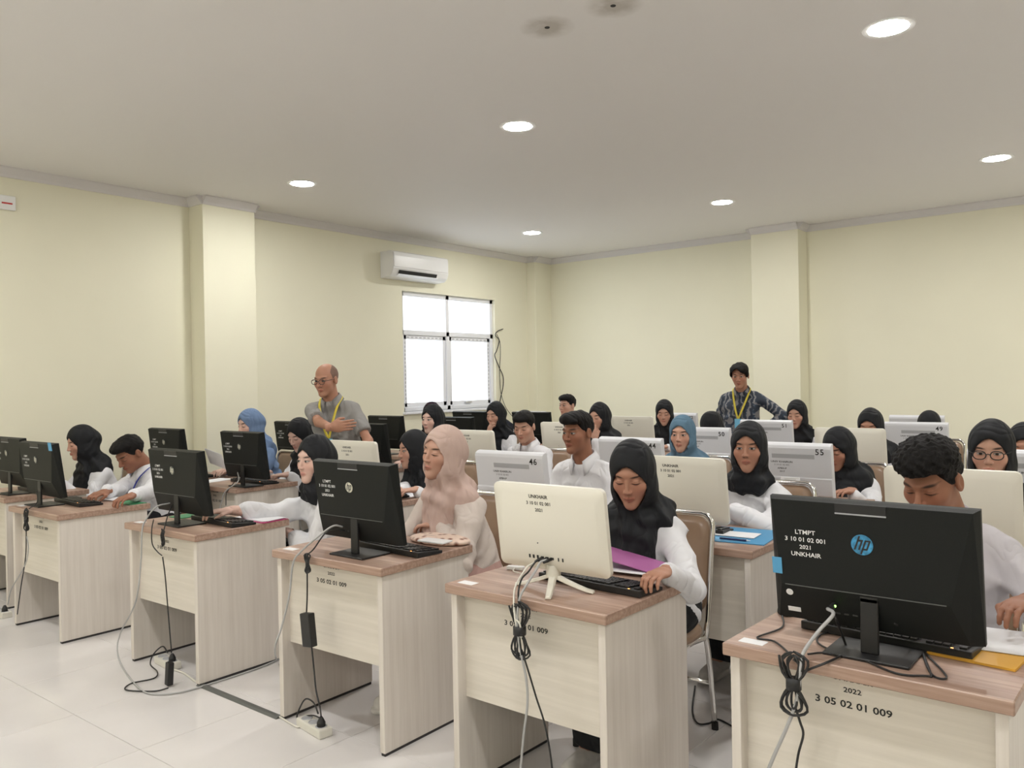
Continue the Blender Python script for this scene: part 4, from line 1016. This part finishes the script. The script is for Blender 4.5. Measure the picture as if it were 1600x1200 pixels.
# second row
seated(1, 0, 390, 664, 'student in light blue headscarf holding up a sheet of paper beside the pillar', yaw=-2, pitch=10, tone='fair', sstyle='cape', scarf='cloth_steel', top='cloth_steel', low='cloth_black', wr=aty(352, 735, Y0+PITCH+.48))
seated(1, 1, 468, 680, 'student in black headscarf mostly hidden behind another student, left of the standing man', yaw=8, pitch=24, tone='fair', sstyle='cape', **BK)
seated(1, 2, 645, 703, 'student in black headscarf seen in profile behind the beige scarf student', off=.62, yaw=-22, pitch=6, tone='mid', eyes='open', sstyle='long', wr=W8(622, 768), wl=W8(650, 765), **BK)
seated(1, 3, 902, 676, 'young man in open white collar shirt looking left', yaw=-6, pitch=4, tone='brown', eyes='open', hair='fringe', **MEN)
seated(1, 4, 1170, 700, 'student in wrapped black headscarf and white blouse gazing ahead beside a cream computer', yaw=12, pitch=2, tone='tan', eyes='open', sstyle='wrap', puff=1.15, wl=(-1.72, Y0+PITCH+.56, .82), handdir={1: (-1., -.3, 0)}, poleL=np.array([1., .1, -.25]), **BK)
seated(1, 5, 1549, 706, 'student with glasses and black headscarf at the right edge', yaw=2, pitch=6, tone='mid', eyes='open', glasses=True, sstyle='cape', **BK)
# third row
seated(2, 1, 675, 656, 'student in black headscarf in front of the window, looking left', off=.70, yaw=4, pitch=2, tone='fair', eyes='open', sstyle='cape', top='cloth_black', **BK)
seated(2, 2, 819, 667, 'young man in white shirt with eyes lowered behind computer 46', yaw=14, pitch=16, tone='mid', hair='short', **MEN)
seated(2, 3, 1066, 679, 'student in blue grey headscarf behind the cream computer', yaw=10, pitch=4, tone='mid', eyes='open', sstyle='cape', scarf='cloth_blue', low='cloth_black')
seated(2, 4, 1310, 702, 'student in black headscarf looking down behind computer 55', yaw=-14, pitch=20, tone='tan', sstyle='cape', **BK)
seated(2, 5, 1602, 700, 'student in black headscarf cut by the right picture edge', yaw=0, pitch=12, tone='tan', sstyle='cape', **BK)
# fourth row
seated(3, 0, 674, 648, 'student in dark purple headscarf hidden behind another by the window', yaw=5, pitch=12, tone='fair', scarf='cloth_purple', sstyle='cape', low='cloth_black')
h9 = hpos(774, 649, 3)
seated(3, 1, 774, 649, 'student in black headscarf resting chin on hand below the window edge', yaw=0, pitch=8, tone='mid', sstyle='drape', wr=h9+np.array([-.01, -.10, -.19]), handdir={-1: (.35, -.1, .9)}, curlr=80, palm={-1: (-.3, -.9, 0)}, **BK)
h13 = hpos(936, 652, 3)
seated(3, 2, 936, 652, 'student in black headscarf with hand at cheek right of the dark haired man', yaw=-6, pitch=8, tone='mid', sstyle='cape', wl=h13+np.array([.02, -.10, -.19]), handdir={1: (-.2, -.1, .9)}, curll=80, palm={1: (.3, -.9, 0)}, **BK)
seated(3, 3, 1112, 668, 'student in black headscarf bowed low behind computer 50', yaw=5, pitch=48, tone='mid', sstyle='cape', **BK)
seated(3, 4, 1360, 667, 'student in black headscarf peering over a computer right of number 55', yaw=0, pitch=14, tone='tan', sstyle='cape', **BK)
# fifth row
seated(4, 0, 775, 645, 'student in dark grey headscarf at the far corner beside the window', yaw=2, pitch=14, tone='mid', scarf='cloth_navy', sstyle='cape', low='cloth_black')
seated(4, 1, 886, 634, 'short haired young man seated upright near the far corner', yaw=-8, pitch=2, tone='mid', eyes='open', hair='short', **MEN)
seated(4, 2, 1038, 645, 'student in black headscarf before the back wall, left of computer 42', yaw=20, pitch=16, tone='mid', sstyle='cape', **BK)
seated(4, 3, 1245, 648, 'student in black headscarf right of computer 51', yaw=0, pitch=10, tone='mid', sstyle='cape', **BK)
seated(4, 4, 1452, 667, 'student with only the top of a black headscarf showing behind curly hair', yaw=0, pitch=40, tone='mid', sstyle='cape', **BK)
# empty chairs seen beside the desks
place_chair(CX[2, 0][0], Y0+PITCH*2+.87, 0, 'empty tan chrome chair in the third row beside the window wall')
# two standing invigilators
h1 = aty(509, 594, 3.92); c1 = R3(30)
person('balding man with glasses in grey polo shirt standing, hand on chest', h1, (h1[0]+.03, 4.02, .88), yaw=18, pitch=10, byaw=28, tone='tan', eyes='open', male=True, top='cloth_grey', low='trouser_dark', hair='bald', hairmat='hair_grey', stand=True, sleeve=.2,
       collar=True, lanyard='lanyard_yellow', glasses=True, shoe='shoe_black', seed=301, wr=aty(517, 668, 3.70), wl=aty(562, 722, 3.86), handdir={-1: RT*.95+UP*.12, 1: np.array([0, -.2, -1.])}, palm={-1: -FW, 1: RT}, curlr=12, curll=50, poleR=-RT*.8-UP*.6, poleL=RT*.35+np.array([0, .8, 0])-UP*.3)
h2 = aty(1156, 587, 7.7)
person('man with long dark hair in dark batik shirt standing, hand on hip', h2, (h2[0]-.02, 7.74, .88), yaw=12, pitch=12, byaw=12, tone='tan', eyes='open', male=True, top='cloth_batik', low='trouser_dark', hair='long', stand=True, sleeve=.86,
       collar=True, lanyard='lanyard_yellow', shoe='shoe_black', seed=341, wl=np.array([h2[0]+.17, 7.78, .97]), handdir={1: (-.7, -.2, -.6)}, poleL=np.array([1., .3, -.1]), near=True)

# ------------------------------------------------------------------ things on the desks
def flat(name, px, z, m, label, cat, th=.0012, parent=None):
    """thin sheet whose corners are picked in the photograph on a level surface"""
    P = [atz(x, y, z) for x, y in px]; c = sum(P)/len(P)
    mb = MB().sheet([(q[0]-c[0], q[1]-c[1]) for q in P], 0, th)
    o = obj(name, mb, m, None, (c[0], c[1], z)); tag(o, label, cat); return o
def rect(name, x, y, w_, h_, rz, z, m, label, cat, th=.0012):
    o = obj(name, MB().b((-w_/2, -h_/2, 0), (w_/2, h_/2, th)), m, None, (x, y, z), (0, 0, rz)); tag(o, label, cat); return o
ZD = DH+.0006
p = atz(205, 786, ZD); rect('folder', p[0]-.02, p[1], .22, .11, .0, ZD, 'folder_green', 'green paper folder in front of the writing young man', 'folder', .003)
p = atz(175, 781, ZD); rect('answer_sheet', p[0], p[1]+.02, .15, .13, .2, ZD+.0045, 'paper', 'white sheet under the hands of the writing young man', 'paper')
p = atz(240, 797, ZD)
q = CX[0, 2]; rect('folder', q[0]-.25, q[1]+.33, .12, .2, .1, ZD, 'folder_green', 'teal folder at the left end of the third front desk', 'folder', .004)
p = atz(395, 806, ZD); rect('folder', q[0]+.19, q[1]+.47, .30, .16, .05, ZD, 'folder_pink', 'pink folder under white papers beside the wrapped scarf student', 'folder', .003)
for k in range(3): rect('paper_sheet', q[0]+.175+.01*k, q[1]+.475, .27, .14, .05+.05*k, ZD+.0035+.0015*k, 'paper', 'white paper sheet, %s of the stack on the pink folder' % ('lowest', 'middle', 'topmost')[k], 'paper')
# batik pencil pouch with a phone on it
q = CX[0, 3]
mat('pouch', sr(206, 178, 160), .7); nt = MATS['pouch'].node_tree
ck = nt.nodes.new('ShaderNodeTexVoronoi'); ck.inputs['Scale'].default_value = 30; tcn = nt.nodes.new('ShaderNodeTexCoord'); crn = nt.nodes.new('ShaderNodeValToRGB')
crn.color_ramp.elements[0].color = (*sr(128, 84, 66), 1); crn.color_ramp.elements[0].position = .15; crn.color_ramp.elements[1].color = (*sr(226, 202, 186), 1); crn.color_ramp.elements[1].position = .45
nt.links.new(tcn.outputs['Object'], ck.inputs['Vector']); nt.links.new(ck.outputs['Distance'], crn.inputs[0]); nt.links.new(crn.outputs[0], nt.nodes['Principled BSDF'].inputs['Base Color'])
p = atz(690, 848, ZD); po = thing('cloth_pouch', 'brown and cream patterned cloth pouch on the desk of the beige scarf student', 'pouch', (p[0]-.02, p[1]+.01, ZD), .05)
f_ = Fld((-.19, -.12, -.005), (.19, .12, .045), .007); dd_ = ell((f_.X, f_.Y, f_.Z), (0, 0, .012), (.165, .092, .024))-.002*wav((f_.X, f_.Y, f_.Z), 70, 5); dd_ = smax(dd_, -f_.Z, .003)
V_, Q_ = nets(dd_, f_.lo, .007); V_[:, 2] = np.maximum(V_[:, 2], 0); link('pouch_body', raw_mesh('pouch_body', V_, Q_, 'pouch'), po)
obj('zip', MB().tube(catmull([(-.12, -.02, .018), (-.05, -.035, .030), (.05, -.035, .030), (.12, -.02, .018)]), .003, 6), 'rubber', po)
p = atz(682, 846, DH+.04); ph = obj('mobile_phone', MB().b((-.07, -.035, 0), (.07, .035, .008)), 'white_shiny', None, (p[0]-.01, p[1]+.0, DH+.0375), (0, 0, .1), bevel=.003); tag(ph, 'white phone lying on the patterned pouch', 'phone')
# purple folder held by the front student
q = CX[0, 4]; p = atz(995, 895, ZD)
fo = thing('folder', 'purple folder with a white sheet held by the student in long black scarf', 'folder', (p[0]-.03, p[1]+.02, DH+.012), .12)
obj('cover', MB().add([(-.16, -.09, .0), (.13, -.09, .0), (.13, .09, .0), (-.16, .09, .0), (-.16, -.09, .0025), (.13, -.09, .0025), (.13, .09, .0025), (-.16, .09, .0025)], [(3, 2, 1, 0), (4, 5, 6, 7), (0, 1, 5, 4), (1, 2, 6, 5), (2, 3, 7, 6), (3, 0, 4, 7)]), 'paper', fo)
obj('flap', MB().box((-.02, .0, .032), (.26, .13, .003), Matrix.Rotation(math.radians(10), 3, 'Y') @ Matrix.Rotation(math.radians(6), 3, 'X')), 'folder_purple', fo)
# blue folder, paper, pen on the second row desk
q = CX[1, 4]
bf = rect('folder', q[0]+.17, q[1]+.30, .30, .36, .12, ZD, 'folder_blue', 'light blue folder on the second row desk right of the cream computer', 'folder', .004)
rect('paper_sheet', q[0]+.10, q[1]+.28, .30, .12, .10, ZD+.006, 'paper', 'white sheet lying across the light blue folder', 'paper', .003)
pn = thing('pen', 'dark blue pen on the light blue folder', 'pen', (q[0]+.20, q[1]+.155, ZD+.010), .08); mat('pen_blue', sr(30, 40, 90), .3)
obj('barrel', MB().tube([(-.065, 0, 0), (.055, 0, 0)], .0045, 8), 'pen_blue', pn, smooth=True); obj('tip', MB().tube([(.055, 0, 0), (.072, 0, 0)], [.0045, .001], 8), 'silver', pn)
pc = thing('pencil', 'wooden pencil lying beside the light blue folder', 'pencil', (q[0]-.05, q[1]+.20, ZD+.004), -.35); mat('pencil_wood', sr(205, 170, 130), .5)
obj('shaft', MB().tube([(-.08, 0, 0), (.07, 0, 0)], .0038, 6), 'pencil_wood', pc); obj('lead', MB().tube([(.07, 0, 0), (.085, 0, 0)], [.0038, .0008], 6), 'text_black', pc)
# yellow envelope and papers, right
q = CX[0, 5]
env = rect('envelope', q[0]+.235, q[1]+.36, .20, .30, -.1, ZD, 'folder_yellow', 'yellow envelope at the right end of the nearest desk', 'envelope', .006)
rect('paper_sheet', q[0]+.235, q[1]+.42, .19, .22, .1, ZD+.0075, 'paper', 'white paper on the yellow envelope', 'paper', .002)
# paper held by the blue scarf student
p = aty(337, 717, Y0+PITCH+.36); hp_ = obj('paper_sheet', MB().box((0, 0, 0), (.21, .002, .15), Matrix.Rotation(.5, 3, 'X') @ Matrix.Rotation(.25, 3, 'Y')), 'paper', None, p); tag(hp_, 'sheet of paper held up by the light blue scarf student', 'paper')
q = CX[1, 1]; rect('paper_sheet', q[0]-.26, q[1]+.2, .16, .28, .2, ZD, 'paper', 'white paper left of the computer before the blue scarf student', 'paper', .004)
q = CX[1, 2]; p = atz(640, 774, ZD); rect('paper_sheet', p[0]-.05, p[1], .24, .18, .1, ZD, 'paper', 'white paper under the hands of the profile student', 'paper', .002)
# white adapter box behind the cream computer
p = atz(806, 890, ZD); wa = thing('usb_hub', 'small white hub behind the nearest cream computer', 'hub', (p[0], p[1], ZD), .3)
obj('case', MB().b((-.035, -.012, 0), (.035, .012, .014)), 'white_shiny', wa, bevel=.003); obj('cord', MB().tube(catmull([(.0, -.012, .007), (.01, -.05, .006), (.05, -.07, .004)]), .0025, 6), 'cable_white', wa, smooth=True)

# ------------------------------------------------------------------ cables
def cable(pts, r, m, label, name='cable', n=6):
    o = obj(name, MB().tube(catmull(pts, n), r, 7), m, smooth=True); tag(o, label, 'cable'); return o
def loops(c, w_, h_, k, seed, lean=0.):
    g = np.random.default_rng(seed); pts = []
    for i in range(k):
        a, b = w_*(.3+.7*i/(k-1)), h_*g.uniform(.72, 1)
        for t_ in np.linspace(0, 2*math.pi, 10, endpoint=False):
            pts.append((c[0]+a*math.sin(2*t_)*math.copysign(1, (-1)**i)*.5+.004*math.sin(t_), c[1]+g.uniform(-.006, .006), c[2]+b*.5*math.cos(t_)))
    return pts
def bundle(label, top, centre, w_, h_, tail, seed, tie=True, m='cable_black', r=.0032):
    """cable coming over the desk edge, a tied coil, and a tail"""
    d = thing('cable_bundle', label, 'cable', centre)
    C_ = np.array(centre); T = [np.array(t_)-C_ for t_ in top]; tl = [np.array(t_)-C_ for t_ in tail]
    obj('lead', MB().tube(catmull(T), r, 7), m, d, smooth=True)
    obj('coil', MB().tube(catmull(loops((0, 0, 0), w_, h_, 5, seed), 3), r, 6), m, d, smooth=True)
    if tie: obj('tie', MB().tube([(0, 0, -.014), (0, 0, .014)], w_*.26, 10), m, d, smooth=True)
    if tail: obj('tail', MB().tube(catmull(tl), r, 7), m, d, smooth=True)
    return d
# nearest black computer (front row, sixth)
q = CX[0, 5]; ye = q[1]-.012; T5 = lambda x, y, z=DH+.004: atz(x, y, z); V5 = lambda x, y, dy=0: aty(x, y, ye+dy)
cable([np.array(ms.location)+np.array([0, -.05, .008]), T5(1222, 980), T5(1183, 996), T5(1210, 1002), T5(1232, 1020), T5(1238, 1027)], .0026, 'cable_black', 'black mouse lead curling across the nearest desk')
o = COMPO[0, 5]; pl = np.array(o.location)+np.array(tp(-.10, .118, .055))
cable([pl, aty(1302, 960, q[1]+.06), aty(1280, 985, q[1]+.02), V5(1258, 1015, .0), V5(1252, 1036, -.012), V5(1246, 1090, -.012), V5(1230, 1135, -.012), V5(1210, 1180, -.012), V5(1196, 1215, -.012), V5(1188, 1245, -.010)], .0048, 'cable_grey', 'grey network cable from the large near black computer to the floor')
bundle('tied black cable bundle hanging from the nearest desk', [np.array(o.location)+np.array(tp(-.085, .10, .05)), T5(1322, 1010), T5(1318, 1022), T5(1290, 1036), V5(1250, 1052), V5(1243, 1062)], V5(1240, 1068, -.012), .075, .165, [V5(1241, 1100, -.012), V5(1250, 1128, -.012), V5(1255, 1148, -.012), V5(1247, 1180, -.012), V5(1240, 1230, -.012)], 11)
cable([np.array(o.location)+np.array(tp(.06, .10, .04)), T5(1440, 1000), T5(1442, 1020), T5(1450, 1045), T5(1462, 1058), T5(1478, 1060), T5(1474, 1050), T5(1448, 1022), T5(1438, 1005), T5(1446, 1030), T5(1455, 1055), T5(1448, 1056), T5(1400, 1052), T5(1340, 1028), T5(1290, 1020), T5(1262, 1022)], .0026, 'cable_black', 'black keyboard lead looped at the right of the nearest desk')
cable([T5(1310, 985), T5(1282, 992), T5(1278, 1004), T5(1300, 1016), T5(1322, 1016), T5(1360, 1006), T5(1420, 985)], .0026, 'cable_black', 'black lead lying under the stand of the large near computer')
# nearest cream computer
q = CX[0, 4]; ye = q[1]-.012; o = COMPO[0, 4]; ol = np.array(o.location)
bundle('tied black cable bundle hanging from the desk of the nearest cream computer', [ol+np.array(tp(-.02, .112, .03)), ol+np.array(tp(-.035, .11, .055)), aty(826, 893, q[1]+.07), aty(815, 905, q[1]+.03), V5(810, 925), V5(811, 950)], V5(812, 985, -.012), .085, .20, [V5(815, 1015, -.012), V5(826, 1050, -.012), V5(838, 1090, -.012), V5(852, 1135, -.012), V5(862, 1195, -.012), V5(866, 1260, -.012)], 5)
cable([ol+np.array(tp(-.005, .112, .03)), ol+np.array(tp(-.015, .11, .055)), aty(838, 890, q[1]+.07), aty(822, 915, q[1]+.02), V5(812, 935, -.004), V5(808, 970, -.018), V5(812, 1010, -.018), V5(822, 1060, -.012), V5(824, 1100, -.012), V5(818, 1150, -.012), V5(812, 1220, -.012)], .0042, 'cable_grey', 'grey network cable hanging from the nearest cream computer')
cable([ol+np.array(tp(-.035, .108, .03)), ol+np.array(tp(-.05, .10, .05)), aty(822, 888, q[1]+.06), aty(806, 915, q[1]+.015), V5(803, 935, -.006), V5(804, 960, -.02), V5(808, 985, -.02), V5(815, 995, -.02), V5(812, 975, -.02), V5(806, 968, -.02)], .0034, 'cable_white', 'white lead draped over the edge of the cream computer desk')
for k, x in enumerate((-.03, -.012, .006)):
    b0 = ol+np.array(tp(x, .113, .022)); b1 = ol+np.array(tp(x-.012, .108, .052)); tag(obj('plug', MB().tube([b0, b0*.5+b1*.5, b1], [.006, .006, .0035], 8), 'cable_black', smooth=True), 'black plug, %s of three in the back of the nearest cream computer' % ('left', 'middle', 'right')[k], 'plug')
# black computer with pale badge
q = CX[0, 3]; ye = q[1]-.012; o = COMPO[0, 3]; ol = np.array(o.location)
cable([ol+np.array(tp(-.09, .115, .03)), aty(520, 822, q[1]+.08), aty(495, 840, q[1]+.03), V5(470, 862), V5(458, 880, -.015), V5(452, 930, -.015), V5(440, 980, -.03), V5(430, 1010, -.05), atz(432, 1030, .006), atz(438, 1040, .006)], .0042, 'cable_grey', 'grey network cable curving down left of the pale badge computer desk')
bundle('short tied black power lead hanging above the adapter', [ol+np.array(tp(-.08, .10, .03)), aty(512, 830, q[1]+.06), aty(490, 858, q[1]+.01), V5(478, 868, -.004)], V5(480, 880, -.014), .03, .10, [V5(480, 895, -.014), V5(480, 930, -.014), V5(479, 957, -.014)], 8)
a0, a1 = V5(477, 958, -.03), V5(487, 1010, -.03)
ad = thing('power_adapter', 'black power adapter brick dangling from the pale badge computer', 'adapter', a1)
dv = a0-a1; obj('brick', MB().box(tuple(dv/2), (.06, .034, np.linalg.norm(dv)), Matrix.Rotation(-.12, 3, 'Y')), 'black_plastic', ad, bevel=.004)
sp = atz(490, 1130, .02)
obj('cord', MB().tube(catmull([(0, 0, -.002), V5(489, 1030, -.03)-a1, V5(491, 1050, -.03)-a1, V5(494, 1080, -.05)-a1, V5(500, 1105, -.06)-a1, atz(502, 1122, .05)-a1]), .0035, 7), 'cable_black', ad, smooth=True)
def strip(label, c, rz):
    s_ = thing('power_strip', label, 'power strip', c, rz)
    obj('case', MB().b((-.10, -.032, 0), (.10, .032, .038)), 'cable_white', s_, bevel=.005)
    for x in (-.06, 0, .06):
        so = obj('socket', MB().lathe([(.001, .0385), (.021, .0385), (.023, .0405), (.025, .0385), (.025, .036)], 16), 'slot_grey', s_, (x, 0, 0))
    pg = obj('plug', MB().lathe([(.018, .038), (.018, .055), (.011, .07), (.006, .078)], 12), 'cable_black', s_, (.06, 0, 0))
    return s_
c_ = atz(491, 1142, 0); strip('white power strip on the floor under the pale badge computer desk', c_, -.15)
cable([atz(497, 1115, .075), atz(490, 1098, .10), atz(478, 1092, .11), atz(469, 1105, .06), atz(464, 1122, .012), atz(475, 1119, .03), atz(490, 1118, .05), atz(500, 1122, .06)], .0035, 'cable_black', 'black looped cord standing on the power strip')
# dark flat cover strip and white cord along the floor between the desks
A_, B_ = atz(312, 1070, .0), atz(437, 1122, .0); dv = B_-A_; L_ = np.linalg.norm(dv); an = math.atan2(dv[1], dv[0])
tag(obj('cable_cover', MB().add([(0, -.02, 0), (L_, -.02, 0), (L_, .02, 0), (0, .02, 0), (0, -.01, .009), (L_, -.01, .009), (L_, .01, .009), (0, .01, .009)], [(3, 2, 1, 0), (4, 5, 6, 7), (0, 1, 5, 4), (1, 2, 6, 5), (2, 3, 7, 6), (3, 0, 4, 7)]), 'seam', None, A_, (0, 0, an)), 'dark grey flat cable cover strip on the floor between desks', 'cable cover')
cable([B_+np.array([0, 0, .006]), atz(450, 1128, .005), atz(466, 1136, .006), c_+np.array([-.10, .01, .012])], .0042, 'cable_white', 'white cord from the cover strip into the power strip')
cable([A_+np.array([0, 0, .006]), atz(303, 1063, .006), atz(288, 1052, .006), atz(272, 1046, .006)], .005, 'cable_white', 'white cord from the cover strip towards the third front desk')
# third front desk
q = CX[0, 2]; ye = q[1]-.012; o = COMPO[0, 2]; ol = np.array(o.location)
c2_ = atz(262, 1040, 0); strip('white power strip under the third front desk', c2_, -.1)
cable([ol+np.array(tp(-.09, .11, .03)), aty(244, 792, q[1]+.05), aty(228, 812, q[1]+.01), V5(222, 830, -.01), V5(220, 880, -.012), V5(212, 940, -.03), atz(190, 985, .12), atz(183, 1012, .06), atz(190, 1040, .006), atz(212, 1070, .006), atz(235, 1084, .006), atz(280, 1082, .006), atz(330, 1068, .006), atz(400, 1045, .006), atz(436, 1030, .006)], .0042, 'cable_grey', 'grey network cable looping over the floor from the third front desk')
bundle('black power lead with folded coil on the third front desk', [ol+np.array(tp(-.07, .10, .03)), aty(262, 806, q[1]+.05), V5(256, 828, -.002)], V5(254, 840, -.012), .02, .09, [V5(254, 870, -.012), V5(258, 900, -.012), V5(263, 960, -.012), V5(268, 1020, -.03)], 3, tie=False)
cable([aty(240, 812, q[1]+.03), V5(237, 828, -.006), V5(238, 850, -.014), V5(246, 862, -.014), V5(253, 868, -.014)], .003, 'cable_black', 'short black lead over the edge of the third front desk')
ad2 = thing('power_adapter', 'slim black power adapter standing on the floor at the third front desk', 'adapter', atz(265, 1072, .004), 0)
obj('brick', MB().box((0, .0, .062), (.034, .030, .115), Matrix.Rotation(.12, 3, 'Y')), 'black_plastic', ad2, bevel=.004)
cable([atz(263, 1075, .008), atz(240, 1080, .006), atz(197, 1078, .006), atz(205, 1068, .006), atz(240, 1060, .006), atz(246, 1050, .01), atz(235, 1038, .03), atz(240, 1022, .06), atz(254, 1010, .09), atz(262, 1020, .07)], .0035, 'cable_black', 'thick black cord snaking on the floor before the third front desk')
# second front desk and first
q = CX[0, 1]; ye = q[1]-.012; o = COMPO[0, 1]; ol = np.array(o.location)
bundle('tied black cable bundle on the desk of the computer with blue sticker', [ol+np.array(tp(-.08, .10, .03)), aty(58, 785, q[1]+.04), V5(45, 795)], V5(41, 812, -.012), .05, .15, [V5(41, 830, -.012), V5(40, 870, -.012), V5(33, 915, -.012), V5(27, 960, -.02)], 21)
cable([V5(42, 838, -.012), V5(44, 860, -.012), V5(38, 885, -.012), V5(18, 920, -.012), V5(12, 945, -.012)], .0035, 'cable_grey', 'grey cable dangling from the second front desk')
c3_ = atz(2, 962, 0); s3 = strip('white power strip on the floor at the left picture edge', c3_, 0)
# floor cable near the chair in the middle right
cable([atz(1086, 1072, .006), atz(1082, 1110, .005), atz(1090, 1130, .005), atz(1108, 1130, .005), atz(1122, 1124, .005), atz(1150, 1138, .005)], .004, 'cable_black', 'black cable curled on the floor beside the chair leg')
# leads from the second row black computer
q = CX[1, 1]; ye = q[1]-.012; ol = np.array(COMPO[1, 1].location)
cable([ol+np.array(tp(-.08, .10, .03)), aty(372, 752, q[1]+.03), V5(352, 768), V5(346, 785, -.012), V5(341, 800, -.012)], .004, 'cable_grey', 'grey lead over the desk edge before the blue scarf student')
cable([ol+np.array(tp(-.05, .10, .03)), aty(364, 756, q[1]+.03), V5(354, 770), V5(353, 790, -.012)], .003, 'cable_black', 'black lead over the desk edge before the blue scarf student')
# relabel the numbered computers by look and place
for (r, c), lb in {(1, 3): 'white computer with number 46 behind the nearest cream computer', (2, 3): 'white computer with number 44 between the white shirt man and blue scarf', (2, 4): 'white computer with number 55 above the large black computer',
                   (3, 3): 'white computer with number 50 right of the blue grey headscarf', (4, 3): 'white computer with number 51 in front of the batik shirt man', (5, 2): 'small far white computer with number 42 against the back wall'}.items(): COMPO[r, c]['label'] = lb
